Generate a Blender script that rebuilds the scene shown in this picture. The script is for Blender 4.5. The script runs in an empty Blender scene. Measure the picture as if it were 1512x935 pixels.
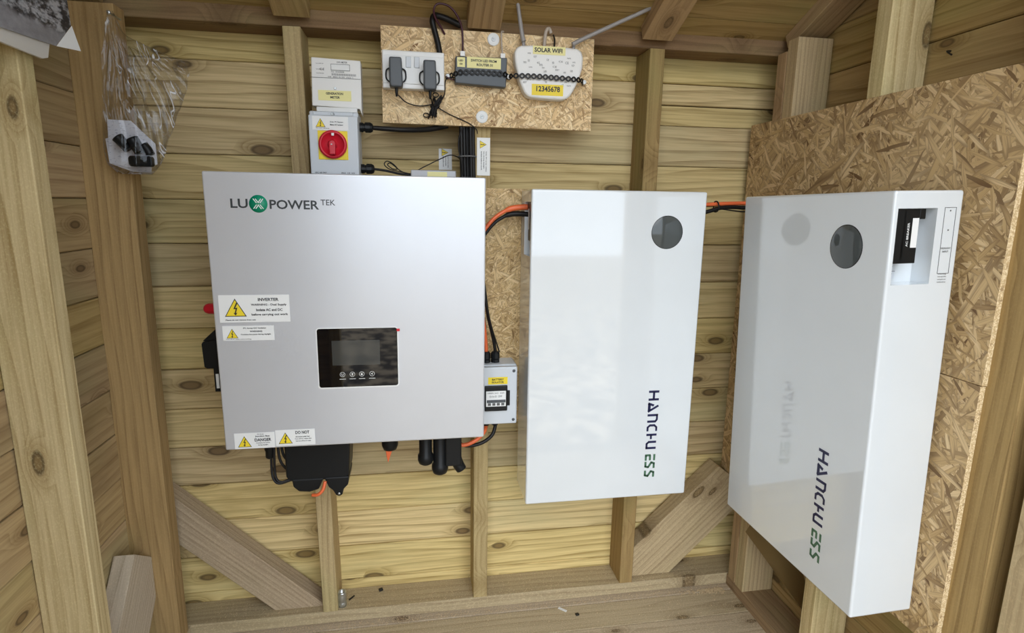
import bpy, bmesh, math, random
from mathutils import Vector, Matrix
from mathutils import noise as mnoise
random.seed(7)
SC = bpy.context.scene
COL = SC.collection
PI = math.pi

# ---------------------------------------------------------------- camera
cam_d = bpy.data.cameras.new('camera'); cam = bpy.data.objects.new('camera', cam_d); COL.objects.link(cam)
yaw, pitch, roll = 0.1658, 0.1936, 0.0141
fw = Vector((math.sin(yaw)*math.cos(pitch), math.cos(yaw)*math.cos(pitch), -math.sin(pitch)))
rt = Vector((math.cos(yaw), -math.sin(yaw), 0)); upv = rt.cross(fw)
r2 = rt*math.cos(roll)+upv*math.sin(roll); u2 = -rt*math.sin(roll)+upv*math.cos(roll)
cam.matrix_world = Matrix(((r2.x, u2.x, -fw.x, -0.0326), (r2.y, u2.y, -fw.y, -1.535), (r2.z, u2.z, -fw.z, 1.3763), (0, 0, 0, 1)))
cam_d.sensor_width = 36; cam_d.lens = 842.2*36/1512; cam_d.clip_start = 0.02
SC.camera = cam
# ---------------------------------------------------------------- world: bright overcast sky
w = bpy.data.worlds.new('sky'); SC.world = w; w.use_nodes = True
nt = w.node_tree; bg = nt.nodes['Background']
tc = nt.nodes.new('ShaderNodeTexCoord'); sx = nt.nodes.new('ShaderNodeSeparateXYZ'); cr = nt.nodes.new('ShaderNodeValToRGB')
nt.links.new(tc.outputs['Generated'], sx.inputs[0]); nt.links.new(sx.outputs['Z'], cr.inputs[0])
cr.color_ramp.elements[0].position = 0.0; cr.color_ramp.elements[0].color = (0.775, 0.865, 0.965, 1)
cr.color_ramp.elements[1].position = 0.9; cr.color_ramp.elements[1].color = (.96, 1.04, 1.15, 1)
nt.links.new(cr.outputs[0], bg.inputs[0]); bg.inputs[1].default_value = 2.9
sun_d = bpy.data.lights.new('sun', 'SUN'); sun_d.energy = 0.8; sun_d.angle = math.radians(50); sun_d.color = (1, .97, .92)
sun = bpy.data.objects.new('sun', sun_d); COL.objects.link(sun)
sun.rotation_euler = Vector((0.12, 0.85, -0.52)).to_track_quat('-Z', 'Y').to_euler()
SC.view_settings.view_transform = 'Standard'; SC.view_settings.look = 'None'
SC.view_settings.gamma = 1; SC.view_settings.exposure = 0.13
SC.view_settings.use_curve_mapping = False

# ---------------------------------------------------------------- material helpers
def mat(name, col, rough=.5, metal=0., spec=.5, coat=0., bump=0., bscale=200., var=0., vscale=8.):
    m = bpy.data.materials.new(name); m.use_nodes = True; n = m.node_tree; b = n.nodes['Principled BSDF']
    b.inputs['Base Color'].default_value = (*col, 1); b.inputs['Roughness'].default_value = rough
    b.inputs['Metallic'].default_value = metal; b.inputs['Specular IOR Level'].default_value = spec
    b.inputs['Coat Weight'].default_value = coat; b.inputs['Coat Roughness'].default_value = .03
    t = n.nodes.new('ShaderNodeTexCoord')
    if bump:
        z = n.nodes.new('ShaderNodeTexNoise'); z.inputs['Scale'].default_value = bscale; z.inputs['Detail'].default_value = 3
        n.links.new(t.outputs['Object'], z.inputs['Vector'])
        bp = n.nodes.new('ShaderNodeBump'); bp.inputs['Strength'].default_value = bump; bp.inputs['Distance'].default_value = .001
        n.links.new(z.outputs[0], bp.inputs['Height']); n.links.new(bp.outputs[0], b.inputs['Normal'])
    z = n.nodes.new('ShaderNodeTexNoise'); z.inputs['Scale'].default_value = vscale; z.inputs['Detail'].default_value = 4
    n.links.new(t.outputs['Object'], z.inputs['Vector'])
    r = n.nodes.new('ShaderNodeValToRGB'); v = max(var, .015)
    r.color_ramp.elements[0].position = .3; r.color_ramp.elements[1].position = .7
    r.color_ramp.elements[0].color = (*[c*(1-v) for c in col], 1); r.color_ramp.elements[1].color = (*[min(1, c*(1+v)) for c in col], 1)
    n.links.new(z.outputs[0], r.inputs[0]); n.links.new(r.outputs[0], b.inputs['Base Color'])
    return m

class NG:
    """tiny node-graph writer"""
    def __init__(s, m): s.n = m.node_tree; s.b = s.n.nodes['Principled BSDF']
    def node(s, t, **k):
        x = s.n.nodes.new(t)
        for a, v in k.items(): setattr(x, a, v)
        return x
    def put(s, sock, v):
        if isinstance(v, bpy.types.NodeSocket): s.n.links.new(v, sock)
        else: sock.default_value = v
    def m(s, op, a, b=0., c=None, clamp=False):
        x = s.node('ShaderNodeMath', operation=op, use_clamp=clamp); s.put(x.inputs[0], a); s.put(x.inputs[1], b)
        if c is not None: s.put(x.inputs[2], c)
        return x.outputs[0]
    def ramp(s, f, a, b, lo=0., hi=1.):
        x = s.node('ShaderNodeMapRange', interpolation_type='SMOOTHSTEP'); s.put(x.inputs['Value'], f)
        x.inputs['From Min'].default_value = a; x.inputs['From Max'].default_value = b
        x.inputs['To Min'].default_value = lo; x.inputs['To Max'].default_value = hi
        return x.outputs[0]
    def mix(s, f, a, b, blend='MIX'):
        x = s.node('ShaderNodeMix', data_type='RGBA', blend_type=blend); s.put(x.inputs['Factor'], f)
        for i, v in ((6, a), (7, b)):
            if isinstance(v, tuple): v = (*v, 1)[:4]
            s.put(x.inputs[i], v)
        return x.outputs[2]
    def mixf(s, f, a, b):
        x = s.node('ShaderNodeMix', data_type='FLOAT'); s.put(x.inputs['Factor'], f); s.put(x.inputs[2], a); s.put(x.inputs[3], b)
        return x.outputs[0]
    def map(s, v, scale, loc=(0, 0, 0), rot=(0, 0, 0)):
        x = s.node('ShaderNodeMapping'); s.put(x.inputs[0], v); x.inputs['Scale'].default_value = scale
        x.inputs['Location'].default_value = loc; x.inputs['Rotation'].default_value = rot
        return x.outputs[0]
    def noise(s, v, scale=1., detail=3., rough=.55):
        x = s.node('ShaderNodeTexNoise'); s.put(x.inputs['Vector'], v); x.inputs['Scale'].default_value = scale
        x.inputs['Detail'].default_value = detail; x.inputs['Roughness'].default_value = rough
        return x.outputs[0]

def wood(name, light, dark, knot=(.10, .065, .03), green=(.33, .33, .13), gam=.18, rough=.75, knots=1., rings=46., gritty=0., contrast=1.):
    m = bpy.data.materials.new(name); m.use_nodes = True; g = NG(m)
    t = g.node('ShaderNodeTexCoord'); oi = g.node('ShaderNodeObjectInfo'); rnd = oi.outputs['Random']
    cx = g.node('ShaderNodeCombineXYZ'); g.put(cx.inputs[0], g.m('MULTIPLY', rnd, 31.7)); g.put(cx.inputs[1], g.m('MULTIPLY', rnd, 57.3)); g.put(cx.inputs[2], g.m('MULTIPLY', rnd, 13.1))
    va = g.node('ShaderNodeVectorMath', operation='ADD'); g.put(va.inputs[0], t.outputs['Object']); g.put(va.inputs[1], cx.outputs[0])
    P = va.outputs[0]
    vo = g.node('ShaderNodeTexVoronoi', voronoi_dimensions='2D'); vo.inputs['Scale'].default_value = 1
    wob = g.noise(g.map(P, (12, 12, 12)), 1, 2)
    g.put(vo.inputs['Vector'], g.map(P, (4.6, 10.5, 2.4)))
    d = g.m('ADD', vo.outputs['Distance'], g.m('MULTIPLY', g.m('SUBTRACT', wob, .5), .07))
    vc = g.node('ShaderNodeSeparateColor'); g.put(vc.inputs[0], vo.outputs['Color'])   # most cells hold no knot, the rest knots of unlike size
    d = g.m('ADD', d, g.m('MULTIPLY', g.m('GREATER_THAN', vc.outputs[0], .34), 1.)); d = g.m('ADD', d, g.m('MULTIPLY', vc.outputs[1], .05))
    pull = g.ramp(d, .0, .42, 1., 0.)
    sp = g.node('ShaderNodeSeparateXYZ'); g.put(sp.inputs[0], P)
    yz = g.m('ADD', sp.outputs[1], g.m('MULTIPLY', sp.outputs[2], .8))
    warp = g.noise(g.map(P, (.8, 6, 6)), 1, 2)
    gg = g.m('ADD', g.m('MULTIPLY', yz, rings), g.m('MULTIPLY', warp, 5.5))
    gg = g.m('ADD', gg, g.m('MULTIPLY', g.m('POWER', pull, 2.), 5.))
    ring = g.m('FRACT', gg)                      # sharp late-wood line, soft early wood
    ring = g.m('POWER', ring, 2.6)
    ring = g.m('MULTIPLY', ring, g.ramp(g.m('FRACT', gg), .93, 1., 1., 0.))
    ring = g.m('MULTIPLY', ring, g.noise(g.map(P, (2.5, 14, 14)), 1, 2))
    fine = g.noise(g.map(P, (5, 190, 190)), 1, 3, .6)
    blot = g.noise(g.map(P, (1.6, 5, 5)), 1, 3)
    f = g.m('ADD', g.m('MULTIPLY', ring, .95*contrast), g.m('MULTIPLY', g.m('SUBTRACT', fine, .42), 1.15*contrast), clamp=True)
    col = g.mix(f, light, dark)
    col = g.mix(g.ramp(blot, .48, .72, 0., gam*2), col, green)
    blot2 = g.noise(g.map(P, (2.2, 9, 9), loc=(5, 3, 1)), 1, 4, .6)
    col = g.mix(g.ramp(blot2, .55, .8, 0., .55), col, dark)
    # knots: thin dark rim, mid core
    k1 = g.ramp(d, .085*knots, .12*knots, 1., 0.); k2 = g.ramp(d, .055*knots, .085*knots, 1., 0.); k3 = g.ramp(d, .10*knots, .30*knots, .5, 0.)
    mid = tuple((a*.5+b*1.2) for a, b in zip(dark, knot))
    col = g.mix(k3, col, dark); col = g.mix(g.m('MULTIPLY', k1, .85), col, knot); col = g.mix(g.m('MULTIPLY', k2, .7), col, mid)
    if gritty:
        gr = g.noise(g.map(P, (260, 330, 330)), 1, 2)
        col = g.mix(g.ramp(gr, .5, .68, 0., gritty), col, tuple(min(1, c*1.75) for c in light))
    hsv = g.node('ShaderNodeHueSaturation'); g.put(hsv.inputs['Color'], col)
    r2_ = g.m('FRACT', g.m('MULTIPLY', rnd, 7.31))
    g.put(hsv.inputs['Value'], g.m('ADD', .86, g.m('MULTIPLY', rnd, .26))); g.put(hsv.inputs['Hue'], g.m('ADD', .494, g.m('MULTIPLY', r2_, .012)))
    g.put(hsv.inputs['Saturation'], g.m('ADD', .92, g.m('MULTIPLY', r2_, .16)))
    g.put(g.b.inputs['Base Color'], hsv.outputs[0]); g.b.inputs['Roughness'].default_value = rough
    g.b.inputs['Specular IOR Level'].default_value = .25
    bp = g.node('ShaderNodeBump'); bp.inputs['Strength'].default_value = .35; bp.inputs['Distance'].default_value = .0012
    g.put(bp.inputs['Height'], g.m('SUBTRACT', g.m('MULTIPLY', fine, 1.), g.m('ADD', g.m('MULTIPLY', ring, .5), g.m('MULTIPLY', k1, .6))))
    g.put(g.b.inputs['Normal'], bp.outputs[0])
    return m

def osb(name, pale, tan, brown, sx_=15., sy_=80., layers=7, sat=1.):
    """oriented strand board: flakes at several angles, the one with the highest random rank lies on top"""
    m = bpy.data.materials.new(name); m.use_nodes = True; g = NG(m)
    t = g.node('ShaderNodeTexCoord'); P0 = t.outputs['Object']
    wv = g.node('ShaderNodeTexNoise'); g.put(wv.inputs['Vector'], P0); wv.inputs['Scale'].default_value = 14; wv.inputs['Detail'].default_value = 2
    vm = g.node('ShaderNodeVectorMath', operation='MULTIPLY_ADD'); g.put(vm.inputs[0], wv.outputs['Color']); vm.inputs[1].default_value = (.008, .008, 0); g.put(vm.inputs[2], P0)
    P = vm.outputs[0]
    best = None; val = None; grain = None; edge = None
    for i in range(layers):
        th = [0.1, 1.15, -.7, .5, 2.2, -1.35, .85, 2.75][i]
        k = [1, .75, 1.25, .6, .95, 1.35, .8, 1.1][i]
        mp = g.map(P, (sx_*k, sy_*k, .01), loc=(i*3.1, i*7.7, i*1.3), rot=(0, 0, th))
        # Mapping rotates after scaling, so rotate first
        rot = g.map(P, (1, 1, 1), loc=(i*.31, i*.77, 0), rot=(0, 0, th)); mp = g.map(rot, (sx_*k, sy_*k, .01))
        vo = g.node('ShaderNodeTexVoronoi'); vo.inputs['Scale'].default_value = 1; g.put(vo.inputs['Vector'], mp)
        sc = g.node('ShaderNodeSeparateColor'); g.put(sc.inputs[0], vo.outputs['Color'])
        gr = g.noise(g.map(rot, (14, 420, 1)), 1, 2)
        d = vo.outputs['Distance']
        if best is None: best, val, grain, edge = sc.outputs[0], sc.outputs[1], gr, d
        else:
            c = g.m('GREATER_THAN', sc.outputs[0], best)
            best = g.m('MAXIMUM', best, sc.outputs[0]); val = g.mixf(c, val, sc.outputs[1]); grain = g.mixf(c, grain, gr); edge = g.mixf(c, edge, d)
    r = g.node('ShaderNodeValToRGB'); e = r.color_ramp.elements
    e[0].position = 0; e[0].color = (*brown, 1); e[1].position = 1; e[1].color = (*pale, 1)
    x = e.new(.07); x.color = (*[a*.6+b*.4 for a, b in zip(tan, brown)], 1); x = e.new(.3); x.color = (*tan, 1); x = e.new(.75); x.color = (*[(a+b)/2 for a, b in zip(tan, pale)], 1)
    g.put(r.inputs[0], val)
    col = g.mix(g.ramp(grain, .45, .75, 0., .45), r.outputs[0], brown)
    col = g.mix(g.ramp(edge, .45, .8, 0., .6), col, brown)
    bl = g.noise(g.map(P0, (4, 4, 4)), 1, 3)
    col = g.mix(g.ramp(bl, .35, .7, 0., .25), col, pale)
    g.put(g.b.inputs['Base Color'], col); g.b.inputs['Roughness'].default_value = .6; g.b.inputs['Specular IOR Level'].default_value = .3
    bp = g.node('ShaderNodeBump'); bp.inputs['Strength'].default_value = .5; bp.inputs['Distance'].default_value = .0012
    g.put(bp.inputs['Height'], g.m('ADD', best, g.m('MULTIPLY', grain, .4))); g.put(g.b.inputs['Normal'], bp.outputs[0])
    return m

def speckle(name, a, b, c, sc=330.):
    m = bpy.data.materials.new(name); m.use_nodes = True; g = NG(m)
    t = g.node('ShaderNodeTexCoord'); n1 = g.noise(t.outputs['Object'], sc, 3); n2 = g.noise(t.outputs['Object'], sc*.3, 3)
    col = g.mix(g.ramp(n1, .42, .6), b, a); col = g.mix(g.ramp(n2, .56, .7, 0., .8), col, c)
    g.put(g.b.inputs['Base Color'], col); g.b.inputs['Roughness'].default_value = .85
    bp = g.node('ShaderNodeBump'); bp.inputs['Strength'].default_value = .8; bp.inputs['Distance'].default_value = .002
    g.put(bp.inputs['Height'], n1); g.put(g.b.inputs['Normal'], bp.outputs[0])
    return m

LW, DW = (.745, .585, .285), (.32, .215, .075)
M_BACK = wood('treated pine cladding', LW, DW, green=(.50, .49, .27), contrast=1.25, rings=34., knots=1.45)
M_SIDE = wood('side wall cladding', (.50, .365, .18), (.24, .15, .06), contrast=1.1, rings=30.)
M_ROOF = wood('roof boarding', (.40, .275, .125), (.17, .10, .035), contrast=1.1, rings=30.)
M_BEAM = wood('beam with shade in colour', (.24, .15, .075), (.10, .055, .025), rings=50, gritty=.1)  # shade on the top plate is put into this darker brown
M_STUD = wood('rough sawn stud', (.50, .385, .20), (.24, .155, .065), rings=80, knots=.9, gritty=.14)
M_POST = wood('pale sawn post', (.66, .53, .31), (.36, .245, .11), rings=38, gritty=.14, contrast=1.2, knots=1.3)
M_BRN = wood('brown sawn timber', (.40, .27, .13), (.19, .115, .05), rings=44, gritty=.08, contrast=1.1)
M_BRACE = wood('grey brown brace timber', (.50, .39, .25), (.25, .175, .10), rings=70, gritty=.2, gam=.05, knots=1.2, contrast=1.2)
M_GREYW = wood('weathered grey brace', (.56, .475, .35), (.32, .25, .165), rings=80, gritty=.15, gam=.0)
M_SILL = wood('dusty sill timber', (.52, .42, .26), (.29, .21, .115), rings=50, gritty=.3, gam=.04)
M_FLOOR = wood('dusty floor board', (.50, .41, .28), (.29, .215, .13), rings=40, gritty=.35, gam=.04)
M_OSBT = osb('strand board pale', (.97, .79, .50), (.80, .57, .29), (.24, .12, .045), 30, 200, 8)
M_OSBM = osb('strand board fine', (.84, .65, .37), (.60, .41, .18), (.20, .11, .035), 36, 210, 8)
M_OSBR = osb('strand board coarse', (.76, .57, .32), (.54, .365, .165), (.13, .065, .025), 15, 120, 8)
M_OSBE = speckle('strand board cut edge', (.86, .70, .44), (.60, .43, .22), (.35, .22, .10))
M_WHITE = mat('gloss white panel', (.735, .775, .80), .07, spec=.6, coat=1.)
M_INV = mat('silver grey powder coat', (.66, .68, .72), .30, metal=.35, bump=.05, bscale=900)
M_INVE = mat('dark grey case', (.16, .165, .17), .5)
M_ENC = mat('light grey enclosure plastic', (.62, .66, .70), .35)
M_WPL = mat('white plastic', (.80, .80, .78), .3)
M_CREAM = mat('warm white plastic', (.82, .815, .79), .35)
M_BLK = mat('black plastic', (.008, .009, .010), .4, spec=.3)
M_BLKG = mat('black glass', (.004, .004, .005), .03, spec=.6)
M_LCD = mat('grey lcd glass', (.045, .047, .045), .06, spec=.6)
M_DGR = mat('dark grey plastic', (.075, .085, .095), .45)
M_GUN = mat('charcoal metal case', (.055, .065, .075), .4)
M_RED = mat('red plastic', (.62, .012, .03), .3)
M_YEL = mat('warning yellow', (.88, .68, .03), .5)
M_LYEL = mat('pale yellow tape', (.86, .80, .36), .5)
M_STK = mat('white sticker', (.84, .85, .84), .45)
M_INK = mat('black ink', (.015, .015, .018), .5)
M_GINK = mat('grey ink', (.12, .12, .12), .5)
M_LOGO = mat('charcoal logo ink', (.035, .04, .045), .4)
M_NAVY = mat('navy logo ink', (.012, .014, .07), .4)
M_DGREEN = mat('green logo ink', (.07, .17, .10), .4)
M_GREEN = mat('emerald logo disc', (.0, .26, .14), .4)
M_ORG = mat('orange cable sheath', (.83, .16, .05), .4)
M_CBL = mat('black cable sheath', (.010, .009, .009), .45, spec=.3)
M_CBR = mat('dark maroon cable', (.05, .008, .018), .4)
M_CGR = mat('beige network cable', (.50, .43, .36), .5)
M_ANT = mat('grey antenna plastic', (.33, .31, .30), .4)
M_STEEL = mat('galvanised steel', (.62, .66, .68), .28, metal=.9, var=.1, vscale=60)
M_DISK = mat('dark window disc', (.075, .085, .085), .07, spec=.5)
M_DISKR = mat('dark disc rim', (.02, .022, .025), .2)
M_PAPER = mat('printed leaflet paper', (.74, .74, .78), .6)
M_FOAM = mat('off white card', (.62, .60, .56), .6)
M_WASH = mat('white washer', (.82, .84, .84), .35)
M_CHIP = mat('black offcut', (.01, .01, .01), .5)
M_DUST = mat('sawdust', (.66, .52, .32), .9)
M_GRAV = speckle('broken stone', (.55, .44, .30), (.06, .05, .04), (.02, .02, .02), 9)

# ---------------------------------------------------------------- mesh builder
class MB:
    def __init__(s): s.bm = bmesh.new()
    def _new(s, before, mi=0, smooth=False):
        for f in s.bm.faces:
            if f.index == -1 or f not in before: pass
    def poly(s, pts, mi=0, smooth=False):
        f = s.bm.faces.new([s.bm.verts.new(p) for p in pts]); f.material_index = mi; f.smooth = smooth; return f
    def box(s, x0, x1, y0, y1, z0, z1, bev=0., mi=0, seg=2):
        b = bmesh.new(); r = bmesh.ops.create_cube(b, size=1)
        for v in r['verts']: v.co = Vector(((x0+x1)/2+v.co.x*(x1-x0), (y0+y1)/2+v.co.y*(y1-y0), (z0+z1)/2+v.co.z*(z1-z0)))
        if bev: bmesh.ops.bevel(b, geom=b.edges[:], offset=bev, segments=seg, affect='EDGES', profile=.5)
        s.merge(b, mi); return s
    def merge(s, b, mi=0, M=None, smooth=False):
        if M is not None: b.transform(M)
        mp = {}
        for v in b.verts: mp[v] = s.bm.verts.new(v.co)
        for f in b.faces:
            try: q = s.bm.faces.new([mp[v] for v in f.verts])
            except ValueError: continue
            q.material_index = mi; q.smooth = smooth or f.smooth
        b.free(); return s
    def prism(s, pts, d, bev=0., mi=0, seg=2):
        """pts: loop of 3-D points; d: extrusion vector"""
        b = bmesh.new(); d = Vector(d); n = len(pts)
        A = [b.verts.new(p) for p in pts]; B = [b.verts.new(Vector(p)+d) for p in pts]
        b.faces.new(A); b.faces.new(B[::-1])
        for i in range(n): b.faces.new((A[i], B[i], B[(i+1) % n], A[(i+1) % n]))
        bmesh.ops.recalc_face_normals(b, faces=b.faces[:])
        if bev: bmesh.ops.bevel(b, geom=b.edges[:], offset=bev, segments=seg, affect='EDGES', profile=.5)
        s.merge(b, mi); return s
    def tube(s, pts, r, n=10, mi=0, cap=True, sub=6, closed=False):
        P = [Vector(p) for p in pts]
        if len(P) > 2 and sub > 1: P = catmull(P, sub, closed)
        rs = r if callable(r) else (lambda t: r)
        rings = []; prev = None; m = len(P)
        for i, p in enumerate(P):
            a = P[(i-1) % m] if (closed or i > 0) else P[i]; c = P[(i+1) % m] if (closed or i < m-1) else P[i]
            t = (c-a).normalized()
            if prev is None:
                q = Vector((0, 0, 1)) if abs(t.z) < .9 else Vector((1, 0, 0)); u = t.cross(q).normalized()
            else:
                u = (prev-t*prev.dot(t)); u = u.normalized() if u.length > 1e-9 else t.orthogonal().normalized()
            prev = u; v = t.cross(u); rr = rs(i/max(1, m-1))
            rings.append([s.bm.verts.new(p+(u*math.cos(2*PI*k/n)+v*math.sin(2*PI*k/n))*rr) for k in range(n)])
        for i in range(m if closed else m-1):
            A, B = rings[i], rings[(i+1) % m]
            for k in range(n):
                f = s.bm.faces.new((A[k], A[(k+1) % n], B[(k+1) % n], B[k])); f.smooth = True; f.material_index = mi
        if cap and not closed:
            s.bm.faces.new(rings[0][::-1]).material_index = mi; s.bm.faces.new(rings[-1]).material_index = mi
        return s
    def lathe(s, c, axis, prof, n=24, mi=0, smooth=True):
        """prof: list of (radius, distance along axis)"""
        c = Vector(c); ax = Vector(axis).normalized(); u = ax.orthogonal().normalized(); v = ax.cross(u); rings = []
        for r, h in prof:
            if r <= 1e-7: rings.append([s.bm.verts.new(c+ax*h)])
            else: rings.append([s.bm.verts.new(c+ax*h+(u*math.cos(2*PI*k/n)+v*math.sin(2*PI*k/n))*r) for k in range(n)])
        for A, B in zip(rings, rings[1:]):
            for k in range(n):
                a = [A[0]] if len(A) == 1 else [A[k], A[(k+1) % n]]; b = [B[0]] if len(B) == 1 else [B[(k+1) % n], B[k]]
                if len(a)+len(b) >= 3: f = s.bm.faces.new(a+b); f.smooth = smooth; f.material_index = mi
        return s

def catmull(P, sub, closed=False):
    out = []; n = len(P)
    for i in range(n if closed else n-1):
        p0 = P[(i-1) % n] if (closed or i > 0) else P[0]; p1 = P[i]; p2 = P[(i+1) % n]; p3 = P[(i+2) % n] if (closed or i < n-2) else P[-1]
        for k in range(sub):
            t = k/sub
            out.append(.5*((2*p1)+(-p0+p2)*t+(2*p0-5*p1+4*p2-p3)*t*t+(-p0+3*p1-3*p2+p3)*t**3))
    if not closed: out.append(P[-1])
    return out

ORI = {}
def obj(name, mb, m, parent=None, label=None, loc=None, recalc=True):
    """link the builder's mesh as one object; coordinates are in the thing's own space (or world when the thing says so)"""
    bm = mb.bm if isinstance(mb, MB) else mb
    if recalc: bmesh.ops.recalc_face_normals(bm, faces=bm.faces[:])
    off = ORI.get(parent.name, Vector((0, 0, 0))) if parent else (Vector(loc) if loc else Vector((0, 0, 0)))
    if off.length: bmesh.ops.translate(bm, verts=bm.verts[:], vec=-off)
    me = bpy.data.meshes.new(name); bm.to_mesh(me); bm.free()
    for x in (m if isinstance(m, (list, tuple)) else [m]): me.materials.append(x)
    o = bpy.data.objects.new(name, me); COL.objects.link(o)
    if parent: o.parent = parent; ORI[o.name] = off
    elif loc: o.location = loc; ORI[o.name] = off
    if label: o['label'] = label
    return o
def tag(o, label, cat, group=None):
    o['label'] = label; o['category'] = cat
    if group: o['group'] = group
    return o
def thing(name, label, cat, loc=(0, 0, 0), M=None, group=None):
    o = bpy.data.objects.new(name, None); COL.objects.link(o); o.empty_display_size = .03
    if M is not None: o.matrix_world = M; ORI[o.name] = Vector((0, 0, 0))
    else: o.location = loc; ORI[o.name] = Vector(loc)
    return tag(o, label, cat, group)
def solo(name, mb, m, label, cat, loc, group=None): return tag(obj(name, mb, m, loc=loc), label, cat, group)

# ---------------------------------------------------------------- boards (X = along the grain)
BCACHE = {}
def board(name, p0, p1, wdir, w_, t_, m, parent=None, bev=.0018, lip=False, label=None, cut=None):
    """sawn board from p0 to p1 (centre line of its section); wdir = width direction"""
    p0, p1 = Vector(p0), Vector(p1); L = (p1-p0).length; X = (p1-p0).normalized(); Y = Vector(wdir); Y = (Y-X*Y.dot(X)).normalized(); Z = X.cross(Y)
    key = (round(L, 4), round(w_, 4), round(t_, 4), lip, bev, m[0].name if isinstance(m, (list, tuple)) else m.name)
    if key not in BCACHE or cut:
        b = bmesh.new()
        if lip:   # shiplap section: thin tongue at the top, chamfered lower edge; room face at +Z
            h = w_/2; t = t_/2
            sec = [(-h+.0008, -t), (-h+.0008, t-.0030), (-h+.0036, t), (h-.0022, t-.0008), (h-.0008, t-.0030), (h-.0008, -t)]
        else:
            h, t, e = w_/2, t_/2, bev
            sec = [(-h+e, -t), (-h, -t+e), (-h, t-e), (-h+e, t), (h-e, t), (h, t-e), (h, -t+e), (h-e, -t)]
        A = [b.verts.new((-L/2, y, z)) for y, z in sec]; B = [b.verts.new((L/2, y, z)) for y, z in sec]; n = len(sec)
        if cut:
            for v in A: v.co.x += cut[0](v.co.y)
            for v in B: v.co.x += cut[1](v.co.y)
        b.faces.new(A); b.faces.new(B[::-1])
        for i in range(n): b.faces.new((A[i], B[i], B[(i+1) % n], A[(i+1) % n]))
        bmesh.ops.recalc_face_normals(b, faces=b.faces[:])
        me = bpy.data.meshes.new(name); b.to_mesh(me); b.free()
        if isinstance(m, (list, tuple)):
            me.materials.append(m[0]); me.materials.append(m[1])
            for p in me.polygons:
                if abs(p.normal.z) < .6: p.material_index = 1
        else: me.materials.append(m)
        if not cut: BCACHE[key] = me
    else: me = BCACHE[key]
    o = bpy.data.objects.new(name, me); COL.objects.link(o)
    c = (p0+p1)/2
    if parent: o.parent = parent; c = c-ORI.get(parent.name, Vector((0, 0, 0)))
    o.matrix_basis = Matrix(((X.x, Y.x, Z.x, c.x), (X.y, Y.y, Z.y, c.y), (X.z, Y.z, Z.z, c.z), (0, 0, 0, 1)))
    if label: o['label'] = label
    return o

def structure(name, mb, m): o = obj(name, mb, m); o['kind'] = 'structure'; return o
M_FELT = mat('dark building paper', (.05, .035, .02), .9)

# ---------------------------------------------------------------- the setting
Z0, PER = .4537, .1156
YF = -1.50       # front of the shed: wide open doors behind the camera
wall_back = structure('wall_back', MB().box(-.84, 1.1, .1275, .135, .10, 1.95), M_FELT)
for k in range(-3, 13):
    z = Z0+k*PER
    zc = z+PER/2
    if k == 10:   # this board has split along its length
        board('plank', (-.82, .119, zc), (.60, .119, zc), (0, 0, 1), PER, .016, M_BACK, wall_back, lip=True)
        board('plank', (.602, .119, z+.027), (1.08, .119, z+.027), (0, 0, 1), .054, .016, M_BACK, wall_back, bev=.001)
        board('plank', (.602, .119, z+.086), (1.08, .119, z+.086), (0, 0, 1), .058, .016, M_BACK, wall_back, lip=True)
    else:
        dy = random.uniform(-.0012, .0012)
        board('plank', (-.82, .119+dy, zc), (1.08, .119+dy, zc), (0, 0, 1), PER, .016, M_BACK, wall_back, lip=True)
board('sole_plate', (-.784, .061, .173), (1.055, .061, .173), (0, 1, 0), .10, .038, M_SILL, wall_back)
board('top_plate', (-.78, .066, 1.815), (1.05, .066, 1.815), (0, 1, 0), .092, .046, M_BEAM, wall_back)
for (xb, xt) in ((-.303, -.322), (.1395, .1415), (.6075, .6105)):
    board('stud', (xb, .061, .1925), (xt, .061, 1.79), (0, 1, 0), .10, .042, [M_STUD, M_STUD, M_BRN][int(xb > 0)+int(xb > .3)], wall_back)
# diagonal braces in the corner bays
board('brace', (-.79, .070, .582), (-.392, .070, .190), (0, 0, 1), .102, .058, M_BRACE, wall_back, cut=(lambda y: -y*.0, lambda y: y*.95))
def flat_board(name, pts, base, u, v, t, m, parent, along):
    """board with odd cuts: outline pts in the (u, v) plane at base, thickness t along u x v, grain along the 2-D direction 'along'"""
    u, v = Vector(u), Vector(v); n = u.cross(v); d = (u*along[0]+v*along[1]).normalized(); e = n.cross(d)
    c = Vector(base)+u*(sum(p[0] for p in pts)/len(pts))+v*(sum(p[1] for p in pts)/len(pts))
    W = Matrix(((d.x, e.x, n.x, c.x), (d.y, e.y, n.y, c.y), (d.z, e.z, n.z, c.z), (0, 0, 0, 1))); Wi = W.inverted(); b = MB()
    b.prism([Wi @ (Vector(base)+u*p+v*q) for p, q in pts], (0, 0, t), bev=.0015)
    o = obj(name, b, m, parent); o.matrix_basis = W; return o
flat_board('brace', [(.632, .1925), (.632, .287), (.912, .560), (.985, .505), (.985, .410), (.768, .1925)], (0, .100, 0), (1, 0, 0), (0, 0, 1), .060, M_BRACE, wall_back, (1, 1))

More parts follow.
